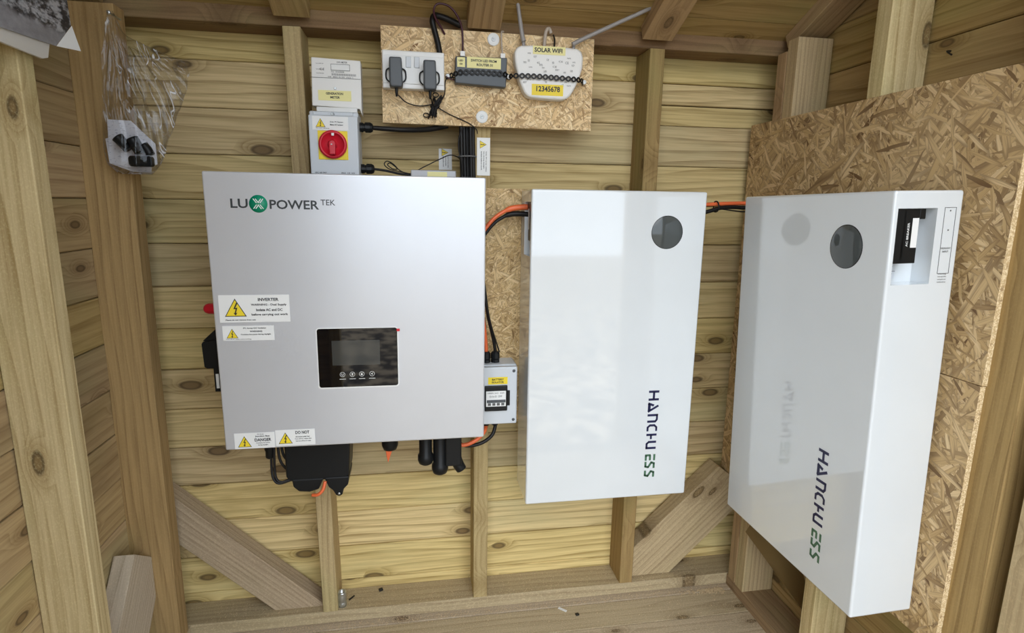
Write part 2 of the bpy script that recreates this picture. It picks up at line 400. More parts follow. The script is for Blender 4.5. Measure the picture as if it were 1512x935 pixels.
wall_left = structure('wall_left', MB().box(-.825, -.818, YF, .12, .10, 2.45), M_FELT)
for k in range(-3, 17):
    zc = Z0+k*.1162+.0581-.006; zt = zc+.06; yr = min(.115, (2.42-zt)/.43*-1+.0) if zt > 1.80 else .115
    y1 = .112 if zc-.06 < 1.79 else -(zc-.06-1.84)/.43
    if y1-YF < .1: continue
    dx = random.uniform(-.0015, .0015)
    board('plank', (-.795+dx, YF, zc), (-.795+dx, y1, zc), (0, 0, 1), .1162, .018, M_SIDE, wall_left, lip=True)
board('stud', (-.735, -.3775, .19), (-.735, -.3755, 1.98), (1, 0, 0), .10, .043, M_POST, wall_left)
board('corner_post', (-.737, -.030, .16), (-.737, -.016, 1.80), (1, 0, 0), .102, .05, M_BRN, wall_left)
board('corner_post', (-.765, .037, .16), (-.765, .037, 1.79), (0, 1, 0), .06, .05, M_BRN, wall_left)
for y in (-.83, -1.28): board('stud', (-.735, y, .19), (-.735, y, 1.80-.42*y), (1, 0, 0), .10, .043, M_POST, wall_left)
board('sole_plate', (-.735, YF, .173), (-.735, .008, .173), (1, 0, 0), .10, .038, M_SILL, wall_left)
flat_board('brace', [(-.132, .515), (-.353, .252), (-.353, .1925), (-.175, .1925), (-.053, .340), (-.053, .456)], (-.783, 0, 0), (0, 1, 0), (0, 0, 1), .048, M_GREYW, wall_left, (.8, 1))

wall_right = structure('wall_right', MB().box(1.085, 1.092, YF, .14, .10, 2.45), M_FELT)
for k in range(-3, 17):
    zc = Z0+k*PER+PER/2+.004; zt = zc+.06
    y1 = .112 if zc-.06 < 1.79 else -(zc-.06-1.84)/.43
    if y1-YF < .1: continue
    dx = random.uniform(-.0015, .0015)
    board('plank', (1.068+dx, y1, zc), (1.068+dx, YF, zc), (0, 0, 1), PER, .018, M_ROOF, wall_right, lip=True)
board('stud', (1.006, -.062, .19), (1.006, -.062, 1.815), (1, 0, 0), .10, .044, M_STUD, wall_right)
board('stud', (1.006, -.018, .16), (1.006, -.018, 1.79), (1, 0, 0), .10, .04, M_BRN, wall_right)
board('stud', (1.006, -.366, .19), (1.006, -.366, 1.98), (1, 0, 0), .10, .043, M_POST, wall_right)
board('stud', (1.006, -.7445, .19), (1.006, -.7445, 2.14), (1, 0, 0), .10, .067, M_BRN, wall_right)
board('sole_plate', (1.006, .008, .173), (1.006, YF, .173), (1, 0, 0), .10, .038, M_BRN, wall_right)
board('brace', (1.02, -.085, .47), (1.02, -.37, .185), (0, 1, 1), .085, .035, M_BRN, wall_right)
board('door_frame', (1.005, -.862, .154), (1.005, -.862, 2.18), (1, 0, 0), .10, .10, M_STUD, wall_right)
board('stud', (1.006, -1.40, .19), (1.006, -1.40, 2.38), (1, 0, 0), .10, .043, M_POST, wall_right)

front_light_blocker = structure('front_light_blocker', MB().box(-.83, -.42, YF-.03, YF-.022, .10, 2.45), M_FELT)  # unseen wall piece added to cut light on the right-hand battery's front
for k in range(-3, 17):
    zc = Z0+k*PER+PER/2; board('plank', (-.42, YF-.012, zc), (-.80, YF-.012, zc), (0, 0, 1), PER, .016, M_SIDE, front_light_blocker, lip=True)
board('door_frame', (-.395, YF-.01, .154), (-.395, YF-.01, 2.44), (1, 0, 0), .05, .05, M_POST, front_light_blocker)  # edge post of the added wall piece
floor = structure('floor', MB().box(-.84, 1.1, YF, .13, .10, .13), M_FELT)
for k in range(14):
    y1 = .085-k*.104
    if k in (3, 6, 10):
        xs = [(-.80, .93-.25*(k-3)/3), (.933-.25*(k-3)/3, 1.07)]
    else: xs = [(-.80, 1.07)]
    for a, b_ in xs:
        board('floor_board', (a, y1-.052, .143+random.uniform(-.0006, .0006)), (b_, y1-.052, .143), (0, 1, 0), .102, .022, M_FLOOR, floor, bev=.0015)

ceil_bm = MB().prism([(-.84, .13, 1.80), (-.84, YF, 1.84-.43*YF+.016), (-.84, YF, 1.84-.43*YF+.03), (-.84, .13, 1.83)], (1.94, 0, 0))
ceiling = structure('ceiling', ceil_bm, M_FELT)
sl = Vector((0, -1, .43)).normalized(); nn = Vector((0, .43, 1)).normalized()
for k in range(-1, 15):
    a = .042+k*.117
    c = Vector((0, 0, 1.84))+sl*(a+.0585)+nn*.0085
    if c.y-.06 < YF: break
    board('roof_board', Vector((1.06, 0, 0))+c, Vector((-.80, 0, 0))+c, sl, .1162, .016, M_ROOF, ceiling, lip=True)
for xc in (-.315, .141, .5975, 1.014, -.76):
    a = Vector((xc, -.006, 1.8225)); b_ = a+sl*1.55
    board('rafter', a, b_, (1, 0, 0), .083, .040, M_BRN, ceiling, cut=(lambda y: 0, lambda y: 0))
# roof overhang and ground outside
ground = structure('ground', MB().box(-6, 6, -14, 3, -.05, .02), M_GRAV)

# ---------------------------------------------------------------- lettering
def glyphs(s, bold=0.):
    cu = bpy.data.curves.new('t', 'FONT'); cu.body = s; cu.size = 1; cu.offset = bold; cu.resolution_u = 3
    ob = bpy.data.objects.new('t', cu); me = bpy.data.meshes.new_from_object(ob)
    b = bmesh.new(); b.from_mesh(me); bpy.data.objects.remove(ob); bpy.data.curves.remove(cu); bpy.data.meshes.remove(me)
    return b
def write(mb, s, o, xd, yd, w_, h_, mi=0, bold=.012, lift=.0006):
    """flat print: text fitted in a w x h box whose lower left corner is o"""
    b = glyphs(s, bold)
    xs = [v.co.x for v in b.verts]; ys = [v.co.y for v in b.verts]
    if not xs: b.free(); return mb
    x0, x1, y0, y1 = min(xs), max(xs), min(ys), max(ys); o = Vector(o); xd = Vector(xd).normalized(); yd = Vector(yd).normalized(); n = xd.cross(yd)
    for v in b.verts:
        v.co = o+xd*((v.co.x-x0)/(x1-x0)*w_)+yd*((v.co.y-y0)/(y1-y0)*h_)+n*lift
    mb.merge(b, mi); return mb
def flat(mb, pts2, o, xd, yd, lift=.0006, mi=0, t=.0002):
    o = Vector(o); xd = Vector(xd).normalized(); yd = Vector(yd).normalized(); n = xd.cross(yd)
    mb.prism([o+xd*a+yd*b+n*(lift-t) for a, b in pts2], n*t, mi=mi); return mb
def sticker(parent, o, xd, yd, w_, h_, lines, tri=None, name='warning_sticker', base=None, small=None, label=None):
    """self-adhesive label with a yellow voltage triangle; lines = (text, x, y, w, h) in label units"""
    xd = Vector(xd).normalized(); yd = Vector(yd).normalized(); n = xd.cross(yd); o = Vector(o)
    b = MB(); flat(b, [(0, 0), (w_, 0), (w_, h_), (0, h_)], o, xd, yd, .0007, t=.0007)
    st = obj(name, b, base or M_STK, parent, label)
    if tri:
        cx, cy, s = tri; a = MB()
        flat(a, [(cx-s*.56, cy), (cx+s*.56, cy), (cx, cy+s)], o, xd, yd, .0010)
        flat(a, [(cx+s*.07, cy+s*.78), (cx-s*.10, cy+s*.42), (cx+s*.02, cy+s*.42), (cx-s*.05, cy+s*.2), (cx-s*.11, cy+s*.2), (cx, cy+s*.06), (cx+s*.09, cy+s*.22), (cx+s*.02, cy+s*.2), (cx+s*.11, cy+s*.5), (cx+s*.0, cy+s*.48), (cx+s*.13, cy+s*.74)], o, xd, yd, .0017)
        obj('triangle_outline', a, M_INK, st)
        a = MB(); flat(a, [(cx-s*.49, cy+s*.045), (cx+s*.49, cy+s*.045), (cx, cy+s*.92)], o, xd, yd, .0013)
        obj('warning_triangle', a, M_YEL, st)
    a = MB()
    for (s, x, y, ww, hh) in lines: write(a, s, o+xd*x+yd*y, xd, yd, ww, hh, bold=.03, lift=.0012)
    if lines: obj('lettering', a, M_INK, st)
    return st

X, Y, Zv = Vector((1, 0, 0)), Vector((0, 1, 0)), Vector((0, 0, 1))
# ---------------------------------------------------------------- strand boards on the walls
def panel(name, p0, p1, wdir, w_, t_, m, label, group=None):
    o = board(name, p0, p1, wdir, w_, t_, [m, M_OSBE], None, bev=.0008)
    tag(o, label, 'board', group); return o
panel('strand_board', (-.111, -.003, 1.686), (.4265, -.003, 1.684), (0, 0, -1), .2265, .018, M_OSBT, 'pale strand board panel under the roof beam carrying the sockets and router')
panel('strand_board', (.02, .0055, .765), (.02, .0055, 1.418), (1, 0, 0), .74, .011, M_OSBM, 'upright strand board on the back wall between grey inverter and white battery')
panel('strand_board', (.9505, -.720, 1.344), (.9505, .083, 1.344), (0, 0, 1), .541, .011, M_OSBR, 'upper coarse strand board on the right wall above the seam')
panel('strand_board', (.9505, -.718, .804), (.9505, .083, .804), (0, 0, 1), .535, .011, M_OSBR, 'lower coarse strand board on the right wall below the seam')

# ---------------------------------------------------------------- inverter
def Rm(a, ax): return Matrix.Rotation(a, 4, ax)
IW, IH, ID = .5928, .6192, .165
MI = Matrix.Translation((-.4704, -.232, 1.4362)) @ Rm(.0032, 'Z') @ Rm(.0026, 'Y') @ Rm(.0059, 'X') @ Matrix.Translation((0, 0, -IH))
inv = thing('inverter', 'large square silver-grey inverter with small black display on the back wall', 'inverter', M=MI)
b = MB(); b.box(0, IW, 0, .018, 0, IH, bev=.0035, seg=3); obj('front_cover', b, M_INV, inv)
b = MB(); b.box(.006, IW-.006, .0195, ID, .006, IH-.006, bev=.002); obj('case', b, M_INVE, inv, 'dark grey case behind the cover')
b = MB(); b.box(.12, IW-.12, ID, .2255, .12, IH-.12, bev=.002); obj('wall_bracket', b, M_STEEL, inv)
def ip(x, z): return Vector((x+.4704, 0, z-(1.4362-IH)))     # a wall position in the inverter's own space
# display with bezel, glass, lcd and touch keys
def rrect(x0, x1, z0, z1, r, y, n=5):
    o = []
    for cx, cz, a0 in ((x1-r, z1-r, 0), (x0+r, z1-r, 90), (x0+r, z0+r, 180), (x1-r, z0+r, 270)):
        for k in range(n+1):
            a = math.radians(a0+90*k/n); o.append((cx+r*math.cos(a), y, cz+r*math.sin(a)))
    return o
dx0, dz0 = -.2575+.4704, .959-(1.4362-IH); DWd, DHt = .177, .138
b = MB(); b.prism(rrect(dx0-.0025, dx0+DWd+.0025, dz0-.0035, dz0+DHt+.002, .007, 0), (0, -.0012, 0)); disp = obj('display', b, M_STK, inv, 'black touch display in a pale rim')
b = MB(); b.prism(rrect(dx0, dx0+DWd, dz0, dz0+DHt, .0055, -.0008), (0, -.0012, 0)); obj('glass', b, M_BLKG, disp)
b = MB(); b.box(dx0+.031, dx0+.137, -.0024, -.0019, dz0+.052, dz0+.110); obj('lcd_screen', b, M_LCD, disp)
b = MB()
for i, cx in enumerate((.052, .074, .095, .118)):
    c = (dx0+cx, -.0021, dz0+.030); b.lathe(c, (0, -1, 0), [(.0058, 0), (.0058, .0003), (.0051, .0003), (.0051, 0)], 20)
    write(b, 'U!i<'[i], (dx0+cx-.0022, -.002, dz0+.0275), X, Zv, .0044, .005, lift=.0004)
    b.box(dx0+cx-.007, dx0+cx+.007, -.0023, -.002, dz0+.0185, dz0+.0195)
obj('touch_key', b, M_STK, disp, 'white printed round touch keys')
b = MB(); b.box(dx0+DWd-.001, dx0+DWd+.006, -.0026, -.0003, dz0+DHt-.0085, dz0+DHt-.0025, bev=.0003); obj('red_tab', b, M_RED, inv)
# logo
lg = MB(); z0 = 1.3615-(1.4362-IH); xx = .4704-.4185
write(lg, 'LU', (xx, 0, z0), X, Zv, .0345, .0195, bold=.02, lift=.0004)
write(lg, 'POWER', (xx+.078, 0, z0-.001), X, Zv, .101, .0195, bold=.02, lift=.0004)
write(lg, 'TEK', (xx+.1825, 0, z0+.0085), X, Zv, .0305, .012, bold=.006, lift=.0004)
obj('lettering', lg, M_LOGO, inv, 'charcoal maker lettering')
b = MB(); b.lathe((xx+.0555, 0, z0+.0095), (0, -1, 0), [(.0185, 0), (.0185, .0005), (0, .0005)], 36); em = obj('emblem', b, M_GREEN, inv, 'green disc with a pale double-line X')
b = MB()
for s in (-1, 1):
    for off in (-.0022, .0022):
        c = Vector((xx+.0555+off, 0, z0+.0095))
        a = Vector((s*.0078, 0, .0105)); nrm = Vector((a.z, 0, -a.x)).normalized()*.0008
        if s > 0 or True:
            for sg in (-1, 1):
                p, q = c+a*sg, c+a*sg*.16
                b.prism([p+nrm, q+nrm, q-nrm, p-nrm], (0, -.0002, 0))
bmesh.ops.translate(b.bm, verts=b.bm.verts[:], vec=(0, -.0006, 0)); obj('cross_mark', b, M_STK, em)
# warning stickers
def isk(x, z, w_, h_, lines, tri, lab): sticker(inv, ip(x, z), X, Zv, w_, h_, lines, tri, label=lab)
isk(-.4585, 1.115, .146, .0605, [('INVERTER', .081, .047, .043, .0068), ('WARNING - Dual Supply', .066, .0355, .074, .0058), ('Isolate AC and DC', .076, .0245, .055, .0058), ('before carrying out work', .066, .0135, .076, .0062), ('Please do not remove from unit', .012, .004, .062, .003)], (.0335, .013, .040), 'white warning sticker reading INVERTER')
isk(-.455, 1.074, .1065, .033, [('PV Array DC Isolator', .043, .0255, .048, .0038), ('WARNING', .056, .0185, .026, .0038), ('Contains live parts during daylight', .037, .0115, .063, .0036), ('Turn off AC supply before working', .006, .002, .052, .002)], (.0195, .0055, .0215), 'smaller white warning sticker below the INVERTER one')
isk(-.4495, .819, .087, .0375, [('PV Array', .050, .0325, .014, .0026), ('Junction Box', .045, .0265, .032, .0045), ('DANGER', .0435, .0165, .036, .0075), ('Contains live parts', .046, .011, .030, .003), ('during daylight', .050, .006, .022, .003)], (.0215, .004, .0265), 'white sticker reading DANGER at the lower left corner')
isk(-.3605, .8215, .087, .0385, [('DO NOT', .044, .0275, .031, .0075), ('disconnect under load', .044, .0195, .031, .003), ('Turn off AC supply first', .042, .0140, .037, .003), ('then turn off the DC supply', .044, .0085, .034, .003)], (.0215, .005, .0275), 'white sticker reading DO NOT beside the DANGER one')
# fittings on the left flank: rotary DC switch, bracket label, red lamp
b = MB(); b.prism([ip(-.509, 1.05)+Vector((0, .112, .0)), ip(-.538, 1.045)+Vector((0, .112, 0)), ip(-.541, 1.04)+Vector((0, .112, 0)), ip(-.539, .983)+Vector((0, .112, 0)), ip(-.533, .979)+Vector((0, .112, 0)), ip(-.468, .979)+Vector((0, .112, 0)), ip(-.468, 1.052)+Vector((0, .112, 0))], (0, .05, 0), bev=.002)
b.prism([ip(-.540, 1.046)+Vector((0, .118, 0)), ip(-.512, 1.047)+Vector((0, .118, 0)), ip(-.468, 1.08)+Vector((0, .118, 0)), ip(-.50, 1.083)+Vector((0, .118, 0))], (0, .04, 0), bev=.002)
obj('dc_switch', b, M_BLK, inv, 'black switch block on the left flank')
b = MB(); b.box(*[v for v in (-.519+.4704, -.466+.4704)], .112, .14, .921-(1.4362-IH), .985-(1.4362-IH), bev=.001); br = obj('switch_bracket', b, M_BLK, inv)
b = MB(); b.box(-.5145+.4704, -.508+.4704, .1105, .1122, .930-(1.4362-IH), .966-(1.4362-IH)); obj('rating_label', b, M_STK, br)
b = MB(); b.lathe(ip(-.505, 1.128)+Vector((0, .10, 0)), (-1, 0, 0), [(.0125, -.04), (.0125, .008), (.010, .0145), (.006, .018), (0, .019)], 20); obj('indicator_lamp', b, M_RED, inv, 'red domed button on the left flank')
# underside: black connector cover, glands, coiled leads
zb = 0.0
def iq(x, y, z): return Vector((x+.4704, y+.232, z-(1.4362-IH)))
b = MB(); b.prism([iq(-.363, -.150, .825), iq(-.363, -.150, .700), iq(-.352, -.150, .688), iq(-.218, -.150, .688), iq(-.211, -.150, .700), iq(-.203, -.150, .825)], (0, .09, 0), bev=.004)
cc = obj('connector_cover', b, M_BLK, inv, 'black box hanging under the inverter')
b = MB(); b.prism([iq(-.350, -.152, .695), iq(-.347, -.152, .674), iq(-.334, -.152, .661), iq(-.308, -.152, .658), iq(-.286, -.152, .664), iq(-.272, -.152, .695)], (0, .085, 0), bev=.004); obj('lobe', b, M_BLK, cc)
b = MB(); b.prism([iq(-.272, -.152, .695), iq(-.262, -.152, .668), iq(-.252, -.152, .659), iq(-.245, -.152, .645), iq(-.237, -.152, .641), iq(-.229, -.152, .645), iq(-.226, -.152, .660), iq(-.214, -.152, .672), iq(-.211, -.152, .695)], (0, .085, 0), bev=.003); obj('lobe', b, M_BLK, cc)
b = MB(); b.lathe(iq(-.237, -.153, .650), (0, -1, 0), [(.0032, 0), (.0032, .0006), (0, .0006)], 12); obj('rivet', b, M_STEEL, cc)
b = MB(); b.tube([iq(-.300, -.165, .657), iq(-.285, -.170, .660), iq(-.273, -.168, .672), iq(-.268, -.160, .690)], .0042, 8); obj('earth_lead', b, M_ORG, inv, 'orange lead looped under the black cover')
b = MB()
for k in range(2):
    dxk = k*.007
    b.tube([iq(-.397+dxk, -.13, .80), iq(-.399+dxk, -.135, .72), iq(-.394+dxk, -.14, .692), iq(-.380+dxk, -.14, .681+.004*k), iq(-.350, -.13, .686+.005*k)], .0032, 8)
b.tube([iq(-.384, -.12, .80), iq(-.380, -.13, .745), iq(-.366, -.13, .716), iq(-.352, -.12, .705)], .0034, 8)
b.tube([iq(-.376, -.12, .80), iq(-.372, -.13, .760), iq(-.360, -.13, .735), iq(-.35, -.12, .72)], .0034, 8)
obj('coiled_leads', b, M_CBL, inv)
b = MB(); b.lathe(iq(-.402, -.13, .80), (0, 0, -1), [(.012, 0), (.012, .03), (.010, .034), (.0105, .05), (.0065, .054), (0, .054)], 14); obj('cable_gland', b, M_BLK, inv)
b = MB(); b.lathe(iq(-.109, -.12, .80), (0, 0, -1), [(.021, 0), (.021, .038), (.017, .050), (.009, .053), (0, .054)], 20); obj('cable_gland', b, M_BLK, inv)
b = MB(); b.prism([iq(-.120, -.13, .75), iq(-.118, -.13, .732), iq(-.1145, -.13, .715), iq(-.108, -.13, .735), iq(-.103, -.13, .75)], (0, .012, 0), bev=.0015); obj('label_flag', b, M_ORG, inv, 'small orange tip below a gland')
for (gx, gz, r) in ((-.018, .724, .0205), (.019, .695, .0215)):
    b = MB(); b.lathe(iq(gx, -.125, .80), (0, 0, -1), [(r*.82, 0), (r*.82, .80-gz-.012), (r, .80-gz-.006), (r*1.02, .80-gz+.006), (r*.86, .80-gz+.016), (r*.5, .80-gz+.021), (0, .80-gz+.022)], 20); obj('cable_gland', b, M_BLK, inv)
b = MB(); b.tube([iq(.055, -.12, .80), iq(.056, -.12, .74), iq(.064, -.122, .705), iq(.076, -.124, .682)], lambda t: .019-.005*t, 14); obj('elbow_connector', b, M_BLK, inv)
b = MB(); b.box(iq(.032, 0, 0).x, iq(.075, 0, 0).x, .09, .13, .70-(1.4362-IH), .80-(1.4362-IH), bev=.004); obj('cable_gland', b, M_BLK, inv)

# ---------------------------------------------------------------- wall batteries
BW, BH, BD = .46, .8378, .1405
def glyph_strokes():
    """maker's wordmark as strokes: reading direction a, letter height h (0..1)"""
    S1 = []  # navy
    def st(x0, h0, x1, h1, w=.215): S1.append((x0, h0, x1, h1, w))
    st(.09, 0, .09, 1); st(.75, 0, .75, 1); st(.09, .5, .75, .5)                    # H
    x = 1.02; st(x+.05, 0, x+.24, .56); st(x+.05, .08, x+.70, .08, .19); st(x+.76, .0, x+.26, 1.0, .2); st(x+.18, .2, x+.62, .2, .1)  # A
    x = 2.08; st(x, 0, x, 1.02); st(x-.08, .93, x+.40, .93, .19); st(x+.36, .95, x+.54, .78, .19); st(x+.54, .85, x+.54, 0)   # N
    x = 2.95; st(x+.5, .93, x+.16, .93, .19); st(x+.2, .97, x, .72, .19); st(x, .78, x, .24); st(x, .30, x+.2, .03, .19); st(x+.16, .08, x+.5, .08, .19)  # C
    x = 3.76; st(x, 0, x, 1); st(x, .46, x+.38, .46, .19)                          # first stem of the H
    x = 4.38; st(x, 1, x, .22); st(x, .28, x+.17, .05, .19); st(x+.12, .08, x+.56, .08, .19); st(x+.53, 0, x+.53, 1)       # U
    S2 = []
    def s2(x0, h0, x1, h1, w=.20): S2.append((x0, h0, x1, h1, w))
    x = 5.54; s2(x, 0, x, .56); s2(x, .09, x+.46, .09); s2(x, .5, x+.44, .5); s2(x-.08, .92, x+.46, .92)    # E
    for x in (6.14, 6.92):
        s2(x+.54, .92, x+.10, .92); s2(x+.14, 1.0, x+.02, .62); s2(x+.0, .68, x+.48, .34); s2(x+.46, .42, x+.36, .02); s2(x+.42, .09, x-.04, .09)
    return S1, S2
def stroke_mesh(S, o, a, h, ls, hs, lift=.0004, slant=0.):
    b = MB(); o = Vector(o); n = a.cross(h)
    for (x0, h0, x1, h1, w_) in S:
        p = Vector((x0*ls, h0*hs)); q = Vector((x1*ls, h1*hs)); d = q-p
        if d.length < 1e-6: continue
        d.normalize(); m = Vector((-d.y, d.x))*(w_*hs*.5)
        pts = [p+m, q+m, q-m, p-m]
        b.prism([o+a*v.x+h*v.y+n*(lift*.5) for v in pts], n*(lift*.5))
    return b
def battery(M, label, leads):
    t = thing('wall_battery', label, 'battery', M=M, group='white wall batteries')
    b = bmesh.new()
    V = {}
    for i, x in enumerate((0, BW)):
        for j, y in enumerate((0, BD)):
            for k, z in enumerate((0, BH)): V[i, j, k] = b.verts.new((x, y, z))
    for q in (((0,0,0),(1,0,0),(1,0,1),(0,0,1)), ((0,1,0),(0,1,1),(1,1,1),(1,1,0)), ((0,0,1),(1,0,1),(1,1,1),(0,1,1)), ((0,0,0),(0,1,0),(1,1,0),(1,0,0))): b.faces.new([V[c] for c in q])
    ry0, ry1, rz0, rz1, rd = .009, .0885, BH-.166, BH-.031, .04
    for i, x in enumerate((0, BW)):
        s = 1 if i == 0 else -1
        h = [b.verts.new((x, y, z)) for y, z in ((ry0, rz0), (ry1, rz0), (ry1, rz1), (ry0, rz1))]
        g_ = [b.verts.new((x+s*rd, y, z)) for y, z in ((ry0, rz0), (ry1, rz0), (ry1, rz1), (ry0, rz1))]
        c = [V[i,0,0], V[i,1,0], V[i,1,1], V[i,0,1]]
        for k in range(4):
            b.faces.new((c[k], c[(k+1) % 4], h[(k+1) % 4], h[k])); b.faces.new((h[k], h[(k+1) % 4], g_[(k+1) % 4], g_[k]))
        b.faces.new(g_)
    bmesh.ops.recalc_face_normals(b, faces=b.faces[:])
    cor = set(V.values()); ed = [e for e in b.edges if e.verts[0] in cor and e.verts[1] in cor]
    bmesh.ops.bevel(b, geom=ed, offset=.005, segments=4, affect='EDGES', profile=.5)
    body = obj('case', b, M_WHITE, t, recalc=False)
    c = Vector((.356, 0, BH-.103))
    b = MB(); b.lathe(c, (0, -1, 0), [(.0425, -.001), (.0425, .0006), (.041, .0008)], 48); rim = MB()
    b.lathe(c, (0, -1, 0), [(.041, .0008), (.0405, .0010), (0, .0010)], 48, mi=1)
    obj('display_window', b, [M_DISKR, M_DISK], t, 'round dark glossy display window')
    S1, S2 = glyph_strokes(); ls = .252/7.45; hs = .0295
    o = (.334, -.0002, BH-.527)
    a = -Zv; h = X
    obj('lettering', stroke_mesh(S1, o, a, h, ls, hs), M_NAVY, t, 'navy letters reading downwards'); obj('lettering', stroke_mesh(S2, o, a, h, ls, hs), M_DGREEN, t, 'green letters below the navy ones')
    for i, x in enumerate((0, BW)):
        s = 1 if i == 0 else -1
        x0 = x+s*.004; x1 = x+s*.0395
        b = MB(); b.box(min(x0, x1), max(x0, x1), .0095, .058, BH-.128, BH-.032, bev=.001)
        b.box(min(x0, x1), max(x0, x1), .058, .070, BH-.050, BH-.032, bev=.001)
        b.box(min(x0, x-s*(-.009)), max(x0, x-s*(-.009)), .026, .030, BH-.120, BH-.034)
        bk = obj('breaker', b, M_BLK, t, 'black breaker inside the side recess')
        yd_ = Y if i == 1 else -Y   # the side's horizontal direction seen from outside
        def so(y, z): return Vector((x0-s*.0002, y, BH+z))
        b = MB(); ya = .044 if i == 1 else .056
        flat(b, [(0, 0), (.0125, 0), (.0125, .052), (0, .052)], so(ya, -.100), yd_, Zv, .0005)
        obj('paper_label', b, M_STK, bk)
        b = MB(); ya = .0385 if i == 1 else .0385
        write(b, 'AC BREAKER', so(ya, -.098), Zv, -yd_, .042, .0042, lift=.0006)
        write(b, 'xxii', so(ya, -.047), Zv, -yd_, .012, .004, lift=.0006) if False else None
        obj('lettering', b, M_STK, bk)
        b = MB(); x2_ = x+s*.022; flat(b, [(0, 0), (.042, 0), (.042, .035), (0, .035)], Vector((x+s*.0385, .0095 if i == 1 else .0515, BH-.160)), yd_, Zv, .0005)
        lb = obj('rating_label', b, M_ENC, t)
        b = MB(); oo = Vector((x+s*.0385, .0095 if i == 1 else .0515, BH-.160))
        for q in range(5): b.lathe(oo+yd_*(.006+q*.0075)+Zv*.0305, -X if i == 0 else X, [(.0022, .0006), (0, .0007)], 8 if q % 2 else 3)
        for q in range(5): b.box(oo.x-.0008, oo.x+.0008, *sorted(((oo+yd_*.012).y, (oo+yd_*(.030+.006*(q % 3))).y)), oo.z+.005+q*.0045, oo.z+.0058+q*.0045)
        obj('print', b, M_INK, lb)
        # raised cable channel cover beside the recess
        yc0, yc1 = (.103, .127)
        b = MB(); xa, xb = sorted((x+s*.0005, x-s*.0006)); zz0, zz1 = BH-.148, BH-.030
        for (p, q, r_, u_) in ((yc0, yc0+.0007, zz0, zz1), (yc1-.0007, yc1, zz0, zz1), (yc0, yc1, zz0, zz0+.0007), (yc0, yc1, zz1-.0007, zz1)): b.box(xa, xb, p, q, r_, u_)
        for zz in (zz1-.006, zz1-.040): b.lathe((x, (yc0+yc1)/2, zz), -X if i == 0 else X, [(.0013, .0), (.0013, .0008), (0, .0008)], 10)
        so2 = Vector((x, yc0+.0015 if i == 1 else yc1-.0015, BH))
        write(b, 'HIGHLIGHT', so2+Zv*-.104, yd_, Zv, .020, .0035, lift=.0006); write(b, 'INPUT', so2+Zv*-.110+yd_*.004, yd_, Zv, .012, .0035, lift=.0006)
        for q, tx in enumerate(('Warning:', 'Isolate supply before', 'removing this cover', 'Qualified staff only')): write(b, tx, so2+Zv*(-.150-q*.005), yd_, Zv, .018, .003, lift=.0006)
        obj('channel_cover', b, M_GINK, t, 'thin outlined cover strip with small print')
    for xx_ in (.12, .34): b = MB(); b.box(xx_-.02, xx_+.02, BD-.001, BD+.0006, BH-.30, BH-.26); obj('wall_bracket', b, M_STEEL, t)
    return t
battery(Matrix.Translation((.245, -.1417, 1.415-BH)), 'white wall battery facing us on the back wall beside the inverter', None)
c_, s_ = math.cos, math.sin
M2 = Matrix.Translation((.786, -.6464, 1.4097)) @ Rm(.0075, 'Z') @ Rm(-.0125, 'X') @ Rm(-.0258, 'Y') @ Matrix(((0, 1, 0, 0), (-1, 0, 0, BW), (0, 0, 1, 0), (0, 0, 0, 1))) @ Matrix.Translation((0, 0, -BH))
battery(M2, 'white wall battery on the right-hand wall, mounted on strand board', None)

# ---------------------------------------------------------------- AC isolator and meter on the left stud
iso = thing('rotary_isolator', 'light grey isolator box with a round red handle on yellow plate', 'switch', (-.22, -.04, 1.44))
b = MB(); b.box(-.279, -.166, -.062, .009, 1.440, 1.588, bev=.004, seg=3); obj('case', b, M_ENC, iso)
b = MB(); b.box(-.2785, -.1665, -.080, -.0625, 1.4405, 1.5765, bev=.003, seg=3); lid = obj('lid', b, M_ENC, iso)
b = MB(); b.box(-.268, -.178, -.0615, -.066, 1.578, 1.586, bev=.0012); b.lathe((-.2235, -.066, 1.581), (0, -1, 0), [(.005, 0), (.005, .002), (.003, .002), (.003, .0005), (0, .0005)], 16, mi=1); obj('lid_clip', b, [M_ENC, M_STEEL], iso)
b = MB(); b.box(-.2585, -.1905, -.0818, -.0802, 1.4755, 1.5415, bev=.001); obj('handle_plate', b, M_YEL, iso, 'square yellow plate behind handle')
b = MB(); c = Vector((-.2245, -.082, 1.510)); b.lathe(c, (0, -1, 0), [(.0325, 0), (.0325, .006), (.030, .009), (.026, .0095), (.0255, .005), (0, .005)], 40)
b.prism([c+Vector((-.0065, -.004, -.024)), c+Vector((.0065, -.004, -.024)), c+Vector((.0075, -.004, .002)), c+Vector((.004, -.004, .009)), c+Vector((-.004, -.004, .009)), c+Vector((-.0075, -.004, .002))], (0, -.016, 0), bev=.002)
b.lathe(c, (0, -1, 0), [(.0115, .004), (.011, .010), (0, .010)], 20)
kn = obj('handle', b, M_RED, iso, 'round red turning handle')
b = MB(); b.box(c.x-.0015, c.x+.0045, c.y-.0105, c.y-.0092, c.z+.0195, c.z+.0255); obj('pointer_mark', b, M_STK, kn); b = MB(); b.lathe(c+Vector((-.001, 0, -.001)), (0, -1, 0), [(.0018, .0195), (.0018, .0206), (0, .0206)], 10); obj('pointer_mark', b, M_STK, kn)
sticker(iso, (-.2695, -.0801, 1.543), X, Zv, .0815, .0305, [('Solar PV System', .040, .0165, .030, .0034), ('Mains AC Isolator', .040, .0105, .030, .0034), ('Do not remove', .008, .003, .03, .0018)], (.0185, .006, .020), label='white label with yellow triangle and small print')
